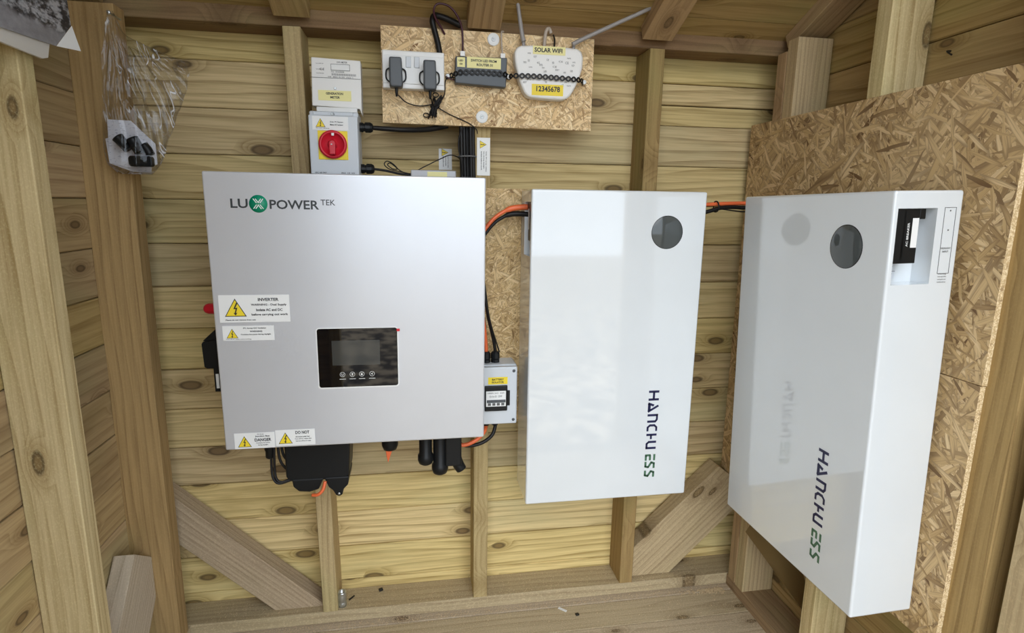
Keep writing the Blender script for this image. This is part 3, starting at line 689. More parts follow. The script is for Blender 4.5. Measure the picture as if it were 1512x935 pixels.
b = MB(); write(b, 'IEC 60 947', (-.268, -.0801, 1.4435), X, Zv, .026, .0035); obj('lettering', b, M_INK, iso); b = MB(); write(b, 'IP65  CE  I/O', (-.208, -.0801, 1.4435), X, Zv, .031, .0035); obj('lettering', b, M_INK, iso)
for gz in (1.5575, 1.459):
    b = MB(); b.lathe((-.167, -.03, gz), (1, 0, 0), [(.0115, 0), (.0115, .009), (.0095, .0095), (.0095, .013), (.0125, .014), (.0125, .026), (.010, .031), (.006, .033), (0, .033)], 12, smooth=False); obj('cable_gland', b, M_BLK, iso)
mt = thing('energy_meter', 'pale grey flat meter with a small blank display above the red isolator', 'meter', (-.217, 0, 1.58))
b = MB(); b.prism([(-.276, -.030, 1.604), (-.165, -.030, 1.600), (-.160, -.030, 1.586), (-.159, -.030, 1.711), (-.273, -.030, 1.714)], (0, .040, 0), bev=.002); obj('case', b, M_CREAM, mt)
b = MB(); b.box(-.2275, -.1855, -.0315, -.0305, 1.687, 1.6995); dsp = obj('display', b, M_STK, mt, 'blank white display')
b = MB()
for (p, q, r_, u_) in ((-.2285, -.1845, 1.686, 1.6868), (-.2285, -.1845, 1.6997, 1.7005), (-.2285, -.2277, 1.686, 1.7005), (-.1853, -.1845, 1.686, 1.7005), (-.275, -.160, 1.6682, 1.6690)): b.box(p, q, -.0312, -.0302, r_, u_)
write(b, 'C E', (-.254, -.030, 1.6855), X, Zv, .010, .005); write(b, 'kWh METER', (-.214, -.030, 1.703), X, Zv, .024, .004)
for q in range(3): write(b, 'Type 5(100)A 230V', (-.263, -.030, 1.699-.009*q+(0 if q < 1 else -.004)), X, Zv, .018, .0025)
for q in range(22): b.box(-.227+q*.0026, -.2258+q*.0026, -.0306, -.0302, 1.6745, 1.6795)
write(b, 'CE  MID 0120  class 1', (-.236, -.030, 1.670), X, Zv, .058, .0028); write(b, 'No. 20440098', (-.228, -.030, 1.6815), X, Zv, .03, .003)
obj('print', b, M_GINK, mt)
st = sticker(mt, (-.2605, -.0302, 1.617), X, Zv, .077, .0235, [('GENERATION', .018, .0135, .040, .0055), ('METER', .028, .005, .022, .0052)], name='tape_label', base=M_LYEL, label='pale yellow tape label')
b = MB(); b.lathe((-.2205, -.030, 1.6455), (0, -1, 0), [(.003, 0), (.003, .0018), (.0015, .002), (0, .0012)], 14); obj('screw', b, M_STEEL, mt)
b = MB(); b.box(-.266, -.170, -.036, -.0305, 1.5875, 1.6015, bev=.002); obj('terminal_flap', b, M_WPL, mt, 'white terminal flap along the bottom')

# ---------------------------------------------------------------- on the upper strand board (its face is at y = -.012)
FP = -.012
so_ = thing('double_socket', 'white double wall socket at the left end of upper board', 'socket', (-.033, FP, 1.65))
b = MB(); b.box(-.108, .041, FP-.030, FP, 1.650, 1.737, bev=.003, seg=3); obj('pattress', b, M_WPL, so_)
b = MB(); b.box(-.1065, .0395, FP-.0325, FP-.0302, 1.661, 1.725, bev=.001); obj('faceplate', b, M_STK, so_)
for x in (-.0515, -.0315):
    b = MB(); b.box(x, x+.0125, FP-.0355, FP-.0318, 1.698, 1.723, bev=.0012); obj('switch', b, M_ENC, so_, 'grey rocker switch')
for (x, z, which) in ((-.0755, 1.682, 'left'), (.0045, 1.679, 'right')):
    a_ = thing('plug_adaptor', 'dark grey plug-in power adaptor in the %s outlet of the double socket' % which, 'adaptor', (x, FP-.03, z-.03), group='plug adaptors')
    b = MB(); b.prism([(x-.0145, FP-.033, z+.032), (x+.0145, FP-.033, z+.032), (x+.0165, FP-.033, z-.027), (x+.0145, FP-.033, z-.035), (x-.0125, FP-.033, z-.035), (x-.0150, FP-.033, z-.027)], (0, -.034, 0), bev=.004, seg=3); obj('case', b, M_DGR, a_)
    b = MB(); b.box(x-.0145, x+.0145, FP-.060, FP-.034, z-.0345, z-.022, bev=.003); obj('base_step', b, M_DGR, a_)
    for s in (-1, 1):
        b = MB(); b.tube([(x+s*.0145, FP-.038, z+.012), (x+s*.022, FP-.038, z+.007), (x+s*.0235, FP-.038, z-.006), (x+s*.0215, FP-.038, z-.014), (x+s*.015, FP-.038, z-.020)], .0017, 8); obj('grip_ear', b, M_BLK, a_)
    b = MB(); b.lathe((x+.001, FP-.048, z-.034), (0, 0, -1), [(.0042, 0), (.0035, .012), (.0022, .020), (0, .020)], 10); obj('strain_relief', b, M_BLK, a_)
# switch box
sw = thing('network_switch', 'dark charcoal network switch with pale yellow label between sockets and router', 'switch', (.132, FP, 1.665))
b = MB(); b.prism([(.0685, FP-.001, 1.732), (.197, FP-.001, 1.7345), (.1945, FP-.001, 1.6645), (.067, FP-.001, 1.670)], (0, -.024, 0), bev=.002); obj('case', b, M_GUN, sw)
sticker(sw, (.0725, FP-.0251, 1.7075), X, Zv, .0195, .0225, [('LED', .004, .013, .011, .004), ('OK', .006, .005, .008, .004)], name='tape_label', base=M_LYEL)
sticker(sw, (.0965, FP-.0251, 1.7065), X, Zv, .0845, .0255, [('SWITCH LED FROM', .010, .0145, .064, .006), ('ROUTER 01', .024, .005, .040, .006)], name='tape_label', base=M_LYEL, label='pale yellow tape label')
for x in (.0865, .1865):
    b = MB(); b.box(x-.006, x+.006, FP-.022, FP-.008, 1.7335, 1.7455, bev=.001); obj('cable_plug', b, M_WPL if x < .1 else M_CREAM, sw)
# router
ro = thing('wifi_router', 'white rounded wifi router with two grey antennas and a yellow 12345678 label', 'router', (.30, FP, 1.64))
pts = [(.215, 1.722), (.213, 1.745), (.218, 1.757), (.229, 1.7635), (.262, 1.7655), (.345, 1.765), (.374, 1.7635), (.385, 1.757), (.390, 1.743), (.389, 1.718), (.382, 1.695), (.372, 1.672), (.362, 1.654), (.352, 1.644), (.340, 1.6395), (.300, 1.640), (.258, 1.642), (.246, 1.646), (.238, 1.656), (.226, 1.682)]
b = MB(); b.prism([(x, FP-.002, z) for x, z in pts], (0, -.033, 0), bev=.0055, seg=3); rc = obj('case', b, M_CREAM, ro)
b = MB()
random.seed(3)
for (x, z) in [(.246, 1.744), (.236, 1.722), (.247, 1.726), (.250, 1.712), (.262, 1.736), (.270, 1.722), (.276, 1.717), (.283, 1.712), (.295, 1.730), (.309, 1.724), (.311, 1.715), (.318, 1.708), (.326, 1.728), (.343, 1.725), (.347, 1.737), (.361, 1.728), (.360, 1.720), (.288, 1.703), (.356, 1.707), (.339, 1.703), (.246, 1.683), (.236, 1.675), (.268, 1.684), (.292, 1.678), (.318, 1.682), (.342, 1.680), (.349, 1.672), (.335, 1.672)]:
    write(b, random.choice(['5G', 'WPS', 'LAN', '4G', 'SSID', 'KEY', 'CE']), (x, FP-.0352, z), X, Zv, random.uniform(.005, .011), random.uniform(.003, .0055), bold=.0, lift=.0004)
obj('speckled_print', b, M_GINK, ro)
sticker(ro, (.2595, FP-.0352, 1.7445), X, Zv, .083, .0195, [('SOLAR WIFI', .004, .005, .071, .0105)], name='tape_label', base=M_LYEL, label='pale yellow tape label reading SOLAR WIFI')
sticker(ro, (.2585, FP-.0352, 1.648), X, Zv, .081, .0265, [('12345678', .0115, .009, .061, .0135)], name='tape_label', base=M_YEL, label='bright yellow label reading 12345678')
b = MB(); b.tube([(.2385, FP-.02, 1.764), (.2385, FP-.02, 1.775)], .0045, 10); b.tube([(.2385, FP-.02, 1.776), (.2325, FP-.021, 1.800), (.2165, FP-.03, 1.885)], lambda t: .0062-.0018*t, 10); obj('antenna', b, M_ANT, ro, 'grey antenna pointing up')
b = MB(); b.tube([(.367, FP-.02, 1.762), (.367, FP-.02, 1.776)], .0045, 10); b.tube([(.362, FP-.026, 1.774), (.40, FP-.03, 1.7935), (.558, FP-.045, 1.866)], lambda t: .0058-.0010*t, 10); obj('antenna', b, M_ANT, ro, 'grey antenna slanting right')
b = MB(); b.tube([(.291, FP-.02, 1.763), (.294, FP-.016, 1.795), (.299, FP-.012, 1.809), (.306, FP-.008, 1.812), (.311, FP-.006, 1.803)], .0045, 10); obj('network_lead', b, M_CGR, ro)
b = MB(); b.tube([(.318, FP-.015, 1.763), (.320, FP-.010, 1.785), (.318, FP-.004, 1.80)], .0022, 8); obj('power_lead', b, M_CBL, ro)
# perforated band across switch and router
b = MB(); path = catmull([Vector(p) for p in [(.050, FP-.004, 1.688), (.064, FP-.018, 1.6895), (.079, FP-.029, 1.694), (.12, FP-.029, 1.6965), (.155, FP-.029, 1.6965), (.19, FP-.029, 1.695), (.203, FP-.012, 1.691), (.211, FP-.037, 1.6905), (.264, FP-.0415, 1.691), (.315, FP-.0415, 1.690), (.372, FP-.0395, 1.6885), (.393, FP-.022, 1.6885), (.398, FP-.004, 1.689)]], 24)
acc = 0; last = path[0]; spots = [path[0]]
for p in path[1:]:
    acc += (p-last).length; last = p
    if acc >= .0132: spots.append(p); acc = 0
for i, p in enumerate(spots):
    q = spots[min(i+1, len(spots)-1)]; pr = spots[max(0, i-1)]; t_ = (q-pr).normalized(); n_ = Vector((-t_.y, t_.x, 0)).normalized()*-1
    if n_.y > 0: n_ = -n_
    b.lathe(p, n_, [(.0031, 0), (.0069, 0), (.0069, .0012), (.0031, .0012), (.0031, 0)], 14, smooth=False)
    if i < len(spots)-1:
        d = (q-p).normalized(); up_ = Vector((0, 0, 1)); m_ = (p+q)/2
        b.prism([m_-d*.0035+up_*.0028, m_+d*.0035+up_*.0028, m_+d*.0035-up_*.0028, m_-d*.0035-up_*.0028], n_*.0011)
band = tag(obj('perforated_band', b, M_CBL, loc=(.22, FP, 1.69)), 'black perforated fixing band across the network switch and router', 'band')
for (x, z, y) in ((.050, 1.688, FP-.008), (.2025, 1.691, FP-.020), (.400, 1.6885, FP-.014)):
    b = MB(); b.lathe((x, y, z), (0, -1, 0), [(.0056, .0006), (.0052, .0030), (.002, .0036), (.0016, .0026), (0, .0026)], 16); b.tube([(x, y, z), (x, FP+.004, z)], .002, 8); obj('screw', b, M_WASH, band)
for (x, z, wh) in ((.1650, 1.7815, 'upper'), (.1370, 1.5955, 'lower')):
    b = MB(); b.lathe((x, FP, z), (0, -1, 0), [(.0152, 0), (.0152, .0018), (.0140, .0024), (.005, .0026)], 28); wa = solo('washer', b, M_WASH, '%s of the two big white washers on the upper board' % wh, 'washer', (x, FP, z), 'white washers')
    b = MB(); b.lathe((x, FP, z), (0, -1, 0), [(.0055, .0024), (.005, .0042), (.003, .0045), (.002, .003), (0, .003)], 14); obj('screw', b, M_STEEL, wa)
# leads of the adaptors and the knotted bundle
def cable(name, pts, r, m, label, n=8, cat='cable', group=None, sub=8):
    c = Vector(pts[0]); b = MB(); b.tube(pts, r, n, sub=sub); return solo(name, b, m, label, cat, tuple(c), group)
cable('adaptor_lead', [(-.0745, FP-.048, 1.629), (-.071, FP-.03, 1.634), (-.052, FP-.012, 1.621), (-.02, FP-.006, 1.615), (.012, FP-.008, 1.620)], .0014, M_CBL, 'thin black lead curving down from the left adaptor to the knot')
cable('adaptor_lead', [(.0055, FP-.048, 1.626), (.008, FP-.03, 1.630), (.012, FP-.010, 1.617)], .0014, M_CBL, 'short black lead dropping from the right adaptor into the knot')
b = MB(); random.seed(5); pp = []
for k in range(26):
    e = k % 2; z_ = (1.592 if e else 1.634)+random.uniform(-.007, .009); x_ = .012+(.012 if not e else -.001)+random.uniform(-.012, .012)
    pp.append((x_, FP-.006-random.uniform(0, .012), z_)); pp.append((.017+random.uniform(-.006, .006), FP-.006-random.uniform(0, .012), 1.613+random.uniform(-.006, .006)))
b.tube(pp, .0014, 6, sub=4); b.tube([(.008, FP-.010, 1.616), (.016, FP-.020, 1.6155), (.027, FP-.012, 1.617), (.024, FP-.003, 1.612), (.012, FP-.003, 1.611)], .0022, 6, closed=True)
for c_x, c_z in ((-.004, 1.594), (.020, 1.643)):
    b.tube([(c_x+.007*math.cos(a*PI/3), FP-.005, c_z+.005*math.sin(a*PI/3)) for a in range(6)], .0013, 6, closed=True)
solo('tied_lead', b, M_CBL, 'black lead tied in a tangled knot below the right adaptor', 'cable', (.015, FP, 1.60))
cable('adaptor_lead', [(.030, FP-.008, 1.624), (.042, FP-.006, 1.646), (.044, FP-.006, 1.674), (.050, FP-.010, 1.683), (.068, FP-.012, 1.685)], .0014, M_CBL, 'thin black lead rising from the knot into the network switch')
cable('adaptor_lead', [(.044, FP-.014, 1.6865), (.056, FP-.014, 1.681), (.069, FP-.012, 1.678)], .0016, M_CBR, 'short maroon lead entering the left side of the network switch')
cable('adaptor_lead', [(.026, FP-.008, 1.612), (.055, FP-.004, 1.598), (.081, FP-.003, 1.588), (.106, FP-.003, 1.577), (.122, FP-.004, 1.564), (.126, FP+.004, 1.555)], .0013, M_CBL, 'thin black lead running from the knot to the board bottom edge')
cable('supply_cable', [(.031, FP-.012, 1.738), (.026, FP-.010, 1.765), (.018, FP-.008, 1.795), (.014, FP-.008, 1.815), (.022, FP+.0, 1.828), (.05, FP+.006, 1.824), (.085, FP+.012, 1.812)], .0072, M_CBL, 'thick black supply cable going up from the double socket', 10)
cable('network_lead', [(.0865, FP-.016, 1.742), (.087, FP-.016, 1.770), (.084, FP-.02, 1.800), (.072, FP-.028, 1.824), (.053, FP-.030, 1.842), (.029, FP-.030, 1.846), (.018, FP-.030, 1.836), (.019, FP-.022, 1.820), (.034, FP-.01, 1.800), (.044, FP-.002, 1.786)], .0026, M_CBR, 'maroon network lead looping up over the beam from the network switch')
cable('network_lead', [(.1865, FP-.016, 1.742), (.184, FP-.012, 1.772), (.185, FP-.006, 1.798), (.191, FP+.004, 1.802)], .0022, M_CGR, 'pale beige network lead from the right end of the network switch')

# ---------------------------------------------------------------- cables between the upper board and the inverter
cable('armoured_cable', [(-.136, -.03, 1.5575), (-.095, -.03, 1.556), (-.054, -.025, 1.556), (.0, -.001, 1.562), (.05, .02, 1.575)], lambda t: .0055+.002*t, M_CBL, 'thick black cable leaving the upper gland of the red isolator', 10)
cable('outlet_cable', [(-.136, -.03, 1.459), (-.106, -.03, 1.4555), (-.073, -.03, 1.449), (-.04, -.03, 1.446), (.0, -.03, 1.442)], .0030, M_CBL, 'black cable leaving the lower gland of the red isolator')
cable('data_lead', [(-.046, -.034, 1.449), (-.072, -.034, 1.454), (-.098, -.030, 1.460), (-.110, -.028, 1.471), (-.103, -.028, 1.479), (-.089, -.030, 1.473), (-.078, -.030, 1.461), (-.090, -.026, 1.461), (-.102, -.024, 1.470), (-.094, -.024, 1.474), (-.070, -.026, 1.456), (-.046, -.030, 1.4495), (-.014, -.028, 1.466), (.029, -.020, 1.488), (.055, -.012, 1.499), (.076, -.002, 1.495), (.086, .006, 1.483)], .0013, M_CBL, 'thin black lead with a small tied loop rising to the cable bundle')
bun = thing('cable_bundle', 'bundle of thick black cables running down beside the middle stud', 'cables', (.10, .03, 1.44), group=None)
for i, x in enumerate((.084, .092, .100, .108, .115, .104)):
    yy_ = -.002+(i % 3)*.008; b = MB(); b.tube([(x, yy_+.003, 1.60), (x+.001, yy_, 1.53), (x+.002, yy_, 1.48), (x+.004, yy_, 1.41)], .0055, 8); obj('cable', b, M_CBL, bun)
b = MB(); b.tube([(.089, -.006, 1.57), (.079, -.006, 1.545), (.078, -.007, 1.513), (.085, -.009, 1.484), (.088, -.009, 1.45)], .0018, 8); obj('cable', b, M_CBL, bun)
b = MB(); b.tube([(.080, -.010, 1.497), (.10, -.013, 1.498), (.118, -.010, 1.498), (.122, .008, 1.498), (.10, .022, 1.498), (.081, .012, 1.498)], .0022, 6, closed=True); obj('cable_tie', b, M_GINK, bun)
vl = [('Warning solar PV', .008, .0, .0, .0)]
def vsticker(o, w_, h_, label, ang, y, cat='sticker'):
    t = thing('warning_sticker', label, cat, (o[0], y, o[2]))
    # text reads upwards: x direction of the print is -Z rotated label
    st_ = sticker(t, (o[0], y, o[2]+h_), -Zv, X, h_, w_, [('Solar PV array cables', h_*.36, w_*.66, h_*.54, .0030), ('live during daylight', h_*.36, w_*.48, h_*.46, .0030), ('Isolate before work', h_*.36, w_*.30, h_*.50, .0030)], (h_*.18, w_*.22, w_*.52), name='paper_label')
    return t
vsticker((.031, 0, 1.469), .036, .0565, 'small white warning sticker on the planks left of the cable bundle', 0, .1095)
vsticker((.1265, 0, 1.451), .0345, .096, 'tall narrow white warning sticker on the middle stud', 0, .0098)
cb = thing('junction_box', 'clear plastic box with yellow strip just showing above the inverter', 'box', (.01, -.01, 1.40))
b = MB(); b.box(-.045, .068, -.05, .010, 1.40, 1.4585, bev=.003); obj('case', b, mat('smoky clear plastic', (.50, .50, .52), .25), cb)
b = MB(); b.box(-.004, .045, -.0512, -.0502, 1.44, 1.4545); obj('tape_label', b, M_LYEL, cb)

# ---------------------------------------------------------------- battery isolator between inverter and battery
bi = thing('battery_isolator', 'small light grey breaker enclosure with yellow label right of the inverter', 'switch', (.17, -.04, .79))
b = MB(); b.box(.121, .2275, -.074, 0, .790, .955, bev=.006, seg=3); obj('case', b, M_ENC, bi)
b = MB(); b.box(.122, .2258, -.090, -.0745, .7925, .9525, bev=.0035, seg=3); obj('lid', b, M_ENC, bi)
for z in (.941, .804):
    b = MB(); b.lathe((.2165, -.090, z), (0, -1, 0), [(.0042, -.001), (.0042, .0006), (.0025, .0008), (0, .0002)], 14); obj('screw', b, M_DGR, bi)
sticker(bi, (.1475, -.0902, .9055), X, Zv, .052, .0195, [('BATTERY', .010, .0105, .032, .0055), ('ISOLATOR', .010, .003, .032, .0055)], name='tape_label', base=M_YEL, label='yellow tape label reading BATTERY ISOLATOR')
b = MB(); b.box(.138, .199, -.0965, -.0905, .832, .903, bev=.002); b.box(.199, .206, -.0945, -.0905, .846, .888, bev=.001); wi = obj('breaker_window', b, M_BLK, bi, 'black window frame')
b = MB(); b.box(.141, .1945, -.0985, -.0966, .846, .889, bev=.0006); pl = obj('breaker_face', b, M_STK, wi)
b = MB(); b.box(.143, .1935, -.1000, -.0986, .857, .865, bev=.0006); obj('toggle', b, M_DGR, wi)
b = MB()
for x in (.146, .158, .170, .182): b.box(x, x+.008, -.0995, -.0986, .849, .856)
write(b, '1000V DC  63A', (.1445, -.0986, .882), X, Zv, .046, .0035); write(b, 'O-/o-O  OFF', (.150, -.0986, .872), X, Zv, .034, .005)
obj('print', b, M_GINK, pl)
for gx in (.147, .172):
    b = MB(); b.lathe((gx, -.045, .953), (0, 0, 1), [(.012, 0), (.012, .010), (.010, .011), (.0125, .013), (.0125, .026), (.008, .032), (0, .032)], 10, smooth=False); obj('cable_gland', b, M_BLK, bi)
    b = MB(); b.lathe((gx, -.045, .792), (0, 0, -1), [(.012, 0), (.012, .010), (.009, .018), (0, .018)], 10, smooth=False); obj('cable_gland', b, M_BLK, bi)
cable('power_cable', [(.112, -.05, 1.20), (.129, -.05, 1.12), (.141, -.05, 1.05), (.147, -.046, .985)], .0055, M_ORG, 'orange battery cable dropping into the breaker enclosure')
cable('power_cable', [(.126, -.046, 1.22), (.139, -.048, 1.17), (.150, -.05, 1.09), (.166, -.048, 1.02), (.172, -.045, .985)], .0045, M_CBL, 'black battery cable dropping into the breaker enclosure')
cable('data_lead', [(.118, -.06, 1.21), (.138, -.062, 1.145), (.158, -.062, 1.06), (.182, -.055, .985)], .0020, M_CBL, 'thin black lead beside the breaker enclosure cables')
# orange and black cables from inverter to battery, to the second battery, and below
cable('power_cable', [(.10, -.05, 1.25), (.135, -.06, 1.306), (.163, -.06, 1.340), (.190, -.06, 1.359), (.215, -.06, 1.368), (.262, -.06, 1.372)], lambda t: .0050+(.0075-.0050)*max(0, min(1, (t-.62)*12)), M_ORG, 'orange cable arching from behind the inverter to the battery top', 10)
cable('power_cable', [(.10, -.045, 1.23), (.135, -.05, 1.290), (.163, -.05, 1.326), (.190, -.05, 1.345), (.215, -.05, 1.353), (.262, -.05, 1.352)], lambda t: .0046+(.0072-.0046)*max(0, min(1, (t-.62)*12)), M_CBL, 'black cable arching beside the orange one to the battery top', 10)
cable('power_cable', [(.69, -.055, 1.380), (.75, -.055, 1.384), (.80, -.055, 1.387), (.86, -.055, 1.389), (.94, -.07, 1.389)], .0052, M_ORG, 'orange cable linking the two white batteries')
cable('power_cable', [(.69, -.06, 1.352), (.75, -.062, 1.365), (.785, -.062, 1.375), (.82, -.062, 1.378), (.86, -.062, 1.377), (.94, -.08, 1.375)], .0055, M_CBL, 'thick black cable linking the two white batteries')
cable('data_lead', [(.78, -.066, 1.374), (.81, -.066, 1.370), (.86, -.066, 1.366), (.93, -.08, 1.366)], .0018, M_CBL, 'thin black lead below the cables linking the batteries')
b = MB(); b.tube([(.772, -.055, 1.390), (.776, -.063, 1.392), (.778, -.070, 1.380), (.776, -.066, 1.366), (.773, -.052, 1.368)], .0018, 6, closed=True); solo('cable_tie', b, M_CBL, 'black cable tie around the cables between the batteries', 'cable tie', (.775, -.06, 1.38))
cable('power_cable', [(.040, -.075, .79), (.052, -.080, .746), (.080, -.084, .735), (.112, -.082, .744), (.138, -.068, .760), (.147, -.048, .772)], .0055, M_ORG, 'orange cable curving under the inverter corner to the breaker enclosure')
cable('power_cable', [(.056, -.060, .742), (.090, -.064, .724), (.132, -.062, .728), (.163, -.054, .746), (.174, -.046, .772)], .0052, M_CBL, 'black cable curving under the inverter corner to the breaker enclosure')
cable('earth_lead', [(.115, -.06, .770), (.16, -.04, .775), (.20, -.02, .778), (.24, -.01, .790)], .0014, mat('green yellow sheath', (.28, .30, .10), .5), 'thin green earth lead below the breaker enclosure')

# ---------------------------------------------------------------- print and card on the left wall, hanging bag
def photo_mat():
    m = bpy.data.materials.new('grey photo print'); m.use_nodes = True; g = NG(m); t = g.node('ShaderNodeTexCoord'); P = t.outputs['Object']
    sp = g.node('ShaderNodeSeparateXYZ'); g.put(sp.inputs[0], P)
    n1 = g.noise(g.map(P, (30, 30, 60)), 1, 5, .65); n2 = g.noise(g.map(P, (8, 60, 9)), 1, 3)
    zz = g.m('ADD', sp.outputs[2], g.m('MULTIPLY', n2, .02))
    up_ = g.ramp(zz, .045, .06); tree = g.ramp(n1, .42, .6)
    path_ = g.mix(g.ramp(n1, .3, .8), (.22, .22, .24), (.34, .34, .37))
    col = g.mix(up_, path_, g.mix(tree, (.035, .035, .04), (.42, .43, .46)))
    g.put(g.b.inputs['Base Color'], col); g.b.inputs['Roughness'].default_value = .28
    return m
xp = -.664
ph = thing('photo_print', 'grey photo print of a path and trees with a folded corner', 'print', (xp, -.36, 1.63))
b = MB(); b.prism([(xp, -.62, 1.60), (xp, -.463, 1.636), (xp, -.321, 1.644), (xp, -.264, 1.693), (xp, -.270, 1.80), (xp, -.62, 1.80)], (-.0012, 0, 0)); obj('sheet', b, photo_mat(), ph)
b = MB(); b.prism([(xp+.001, -.322, 1.6435), (xp+.010, -.262, 1.650), (xp+.001, -.2645, 1.693)], (.0007, 0, 0)); obj('folded_corner', b, M_STK, ph, 'white folded corner')
b = MB(); b.prism([(xp-.004, -.62, 1.59), (xp-.004, -.460, 1.615), (xp-.004, -.357, 1.614), (xp-.004, -.341, 1.619), (xp-.004, -.329, 1.650), (xp-.004, -.33, 1.79), (xp-.004, -.62, 1.79)], (-.006, 0, 0), bev=.0012)
solo('backing_card', b, M_FOAM, 'off-white card sheet showing under the photo print', 'card', (xp, -.46, 1.62))

def bag_mat():
    m = bpy.data.materials.new('clear polythene'); m.use_nodes = True; g = NG(m); n = g.n
    t = g.node('ShaderNodeTexCoord'); ns = g.noise(g.map(t.outputs['Object'], (60, 60, 22)), 1, 3, .6)
    bp = g.node('ShaderNodeBump'); bp.inputs['Strength'].default_value = .25; bp.inputs['Distance'].default_value = .003; g.put(bp.inputs['Height'], ns)
    gl = g.node('ShaderNodeBsdfGlossy'); gl.inputs['Roughness'].default_value = .06; gl.inputs['Color'].default_value = (.9, .92, .95, 1); g.put(gl.inputs['Normal'], bp.outputs[0])
    tr = g.node('ShaderNodeBsdfTransparent'); tr.inputs['Color'].default_value = (.93, .93, .93, 1)
    fr = g.node('ShaderNodeFresnel'); fr.inputs['IOR'].default_value = 1.5; g.put(fr.inputs['Normal'], bp.outputs[0])
    f = g.m('ADD', g.m('MULTIPLY', fr.outputs[0], .5), .01, clamp=True)
    mx = g.node('ShaderNodeMixShader'); g.put(mx.inputs[0], f); g.put(mx.inputs[1], tr.outputs[0]); g.put(mx.inputs[2], gl.outputs[0])
    # highlight streaks painted in diffuse white along creases down the hanging film
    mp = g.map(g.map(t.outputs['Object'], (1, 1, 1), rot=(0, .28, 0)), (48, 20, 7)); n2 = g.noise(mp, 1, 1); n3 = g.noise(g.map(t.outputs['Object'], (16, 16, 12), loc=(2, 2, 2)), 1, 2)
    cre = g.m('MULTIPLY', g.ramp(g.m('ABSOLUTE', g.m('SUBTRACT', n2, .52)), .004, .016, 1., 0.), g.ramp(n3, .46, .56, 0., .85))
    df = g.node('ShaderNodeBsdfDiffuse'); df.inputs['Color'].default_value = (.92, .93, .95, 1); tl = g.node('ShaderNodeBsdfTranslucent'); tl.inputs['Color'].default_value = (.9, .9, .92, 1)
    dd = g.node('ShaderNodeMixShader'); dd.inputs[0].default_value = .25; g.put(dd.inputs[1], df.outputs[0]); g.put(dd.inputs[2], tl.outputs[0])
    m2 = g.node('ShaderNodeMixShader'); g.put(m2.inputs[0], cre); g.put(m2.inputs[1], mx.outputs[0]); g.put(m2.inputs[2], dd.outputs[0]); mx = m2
    out = n.nodes['Material Output']; n.links.new(mx.outputs[0], out.inputs['Surface'])
    return m
bag = thing('plastic_bag', 'clear plastic bag hanging on a post with leaflets and black fittings inside', 'bag', (-.665, -.08, 1.43))
def bag_sheet(side):
    b = MB(); R_, C_ = 60, 64; G = []
    rows = [(0, -.675, -.665), (.08, -.683, -.640), (.16, -.690, -.582), (.22, -.694, -.530), (.30, -.698, -.524), (.45, -.704, -.538), (.62, -.711, -.561), (.80, -.7165, -.585), (.93, -.712, -.600), (1.0, -.690, -.622)]
    for i in range(R_+1):
        v = i/R_; k = max(j for j in range(len(rows)) if rows[j][0] <= v+1e-9); k = min(k, len(rows)-2)
        a, c2 = rows[k], rows[k+1]; f = (v-a[0])/(c2[0]-a[0]); xl = a[1]+(c2[1]-a[1])*f; xr = a[2]+(c2[2]-a[2])*f
        zt = 1.772; zb_ = 1.432; row = []
        for j in range(C_+1):
            u = j/C_; x = xl+(xr-xl)*u; droop = (.05*max(0, u-.1)*(1-v)*(1 if v > .05 else v*20)) 
            z = zt+(zb_-zt)*v-droop*.6
            thick = (.004+.030*v**1.5)*math.sin(PI*u)**.6*(1 if v < .95 else (1-v)*20)
            rad = math.atan2((x+.672), (1.79-z)); wr = (abs(math.sin(rad*26+mnoise.noise(Vector((x*9, 3, z*7)))*2.2))**.45-.6)*.009*min(1, v*4)+mnoise.noise(Vector((x*42, side*3.1, z*22)))*.007
            y = -.092+side*thick+wr*min(1, v*5)
            row.append(b.bm.verts.new((x, y, z)))
        G.append(row)
    for i in range(R_):
        for j in range(C_):
            f = b.bm.faces.new((G[i][j], G[i][j+1], G[i+1][j+1], G[i+1][j])); f.smooth = True
    return b
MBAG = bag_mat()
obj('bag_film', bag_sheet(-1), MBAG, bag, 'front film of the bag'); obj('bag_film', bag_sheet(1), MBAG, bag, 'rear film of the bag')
b = MB(); b.lathe((-.671, -.098, 1.766), (0, -1, 0), [(.0022, -.05), (.0022, 0), (.0045, 0), (.004, .002), (0, .003)], 12); obj('nail', b, M_STEEL, bag)
lf = thing('leaflet', 'white printed leaflet folded inside the clear hanging bag', 'leaflet', (-.665, -.09, 1.44))
def leaf_mat():
    m = bpy.data.materials.new('small print paper'); m.use_nodes = True; g = NG(m); t = g.node('ShaderNodeTexCoord')
    n1 = g.noise(g.map(t.outputs['Object'], (120, 10, 330)), 1, 2); col = g.mix(g.ramp(n1, .58, .66, 0., .5), (.74, .74, .79), (.25, .25, .33)); g.put(g.b.inputs['Base Color'], col); g.b.inputs['Roughness'].default_value = .6
    return m
ML = leaf_mat()
b = MB(); b.prism([(-.703, -.088, 1.549), (-.656, -.086, 1.548), (-.612, -.082, 1.500), (-.612, -.082, 1.455), (-.655, -.086, 1.443), (-.706, -.089, 1.455)], (0, .001, 0)); obj('sheet', b, ML, lf)
b = MB(); b.prism([(-.712, -.085, 1.508), (-.70, -.085, 1.512), (-.624, -.081, 1.46), (-.627, -.081, 1.436), (-.665, -.083, 1.438), (-.709, -.086, 1.455)], (0, .001, 0)); obj('sheet', b, ML, lf)
def fitting(pts, r, lab):
    b = MB(); b.tube(pts, r, 14, sub=3); return solo('cable_fitting', b, M_BLK, lab, 'fitting', tuple(pts[0]), 'black fittings in the bag')
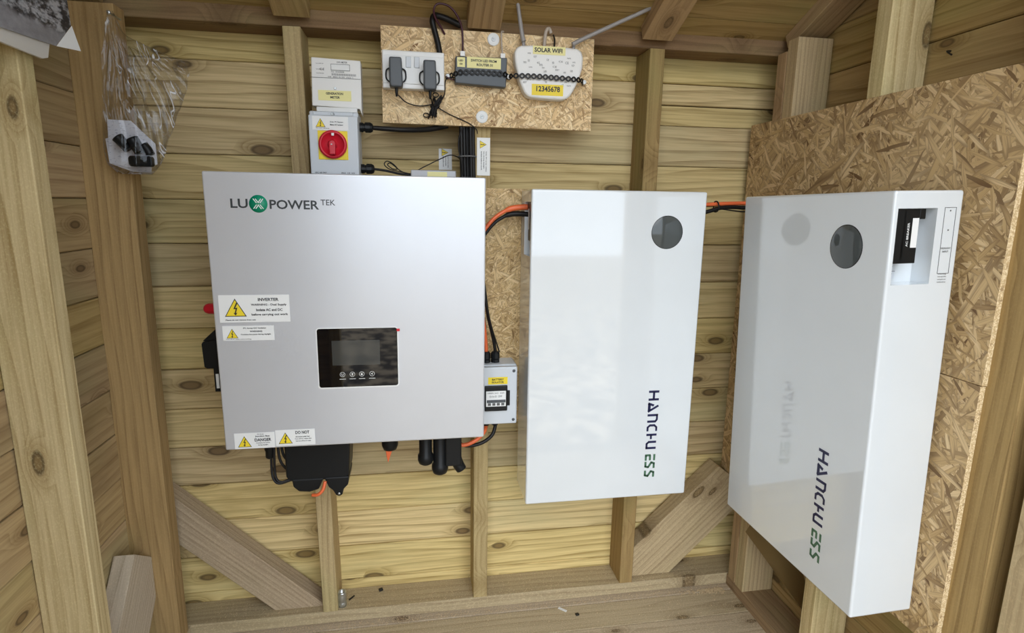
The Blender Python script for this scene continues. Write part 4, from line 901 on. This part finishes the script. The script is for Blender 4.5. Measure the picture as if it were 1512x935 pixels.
fitting([(-.679, -.103, 1.510), (-.671, -.103, 1.500), (-.660, -.103, 1.484)], lambda t: .0125-.003*t, 'upper left black cable fitting inside the clear bag')
fitting([(-.650, -.104, 1.508), (-.642, -.104, 1.492), (-.636, -.103, 1.478)], lambda t: .0135-.002*t, 'middle black cable fitting inside the clear bag')
fitting([(-.628, -.104, 1.495), (-.620, -.104, 1.484), (-.616, -.104, 1.474)], lambda t: .010, 'right black cable fitting inside the clear bag')
b = MB(); b.prism(rrect(-.659, -.611, 1.448, 1.471, .006, -.112), (0, .016, 0), bev=.002); solo('cable_fitting', b, M_BLK, 'lowest wide black fitting at the bottom of the clear bag', 'fitting', (-.635, -.104, 1.448), 'black fittings in the bag')

# ---------------------------------------------------------------- small things on sill, floor and walls
b = MB(); b.lathe((-.272, .034, .192), (0, 0, 1), [(0, 0), (.0125, 0), (.0125, .012), (.0115, .014), (.0115, .018), (.0125, .020), (.0125, .036), (.0115, .040), (.0125, .043), (.0125, .047), (.0085, .047), (.0085, .002)], 24)
solo('metal_coupler', b, M_STEEL, 'short galvanised metal coupler standing on the sill by the left stud', 'coupler', (-.272, .034, .192))
random.seed(11)
def chip(x, y, z, sx2, sy2, ang, m, name, lab, cat, h=.003):
    b = MB(); b.box(-sx2, sx2, -sy2, sy2, 0, h, bev=min(sy2, h)*.25); o = obj(name, b, m); o.location = (x, y, z); o.rotation_euler = (0, 0, ang); tag(o, lab, cat); return o
chip(-.248, .062, .1925, .011, .0022, .9, M_CHIP, 'plastic_offcut', 'thin black plastic strip on the sill right of the metal coupler', 'offcut')
chip(-.163, .086, .1925, .006, .005, .4, M_CHIP, 'plastic_offcut', 'black crumpled offcut on the sill below the inverter', 'offcut', .006)
chip(.389, -.034, .1545, .014, .004, -.75, M_STK, 'paper_scrap', 'white paper scrap on the floor below the first battery', 'scrap', .0015)
chip(.428, -.062, .1545, .0055, .0045, .2, M_CHIP, 'plastic_offcut', 'small black chip on the floor beside the paper scrap', 'offcut', .004)
b = MB(); b.tube([(1.062, -.438, 1.700), (1.046, -.444, 1.697), (1.040, -.462, 1.686)], .0018, 6); solo('bent_nail', b, M_CHIP, 'bent black nail in the right wall above strand board', 'nail', (1.06, -.438, 1.70))
b = MB(); random.seed(21)
def flake(x, y, z, s):
    a = random.uniform(0, PI); l = s*random.uniform(.5, 1.6); w_ = s*random.uniform(.2, .5); ca, sa = math.cos(a), math.sin(a)
    b.poly([(x+ca*l-sa*w_, y+sa*l+ca*w_, z+random.uniform(.0004, .002)), (x-ca*l-sa*w_, y-sa*l+ca*w_, z+.0004), (x-ca*l+sa*w_, y-sa*l-ca*w_, z+.0004), (x+ca*l+sa*w_, y+sa*l-ca*w_, z+.0008)])
for k in range(2600):
    t = random.random(); x = random.uniform(-.65, .93); y = random.choice((random.gauss(-.005, .012), random.uniform(-.5, 0)))
    if y > .006: y = -abs(y)
    flake(x, y, .1546, .0016)
for k in range(1100): flake(random.uniform(-.65, .93), .012+abs(random.gauss(0, .045)) % .09, .1925, .0014)
for k in range(150): flake(.93-abs(random.gauss(0, .05)), -.01-abs(random.gauss(0, .012)), .1548, .004)
sd = obj('sawdust', b, M_DUST, loc=(0, -.1, .154)); sd['kind'] = 'stuff'; tag(sd, 'pale sawdust scattered over the floor boards and sill', 'sawdust')
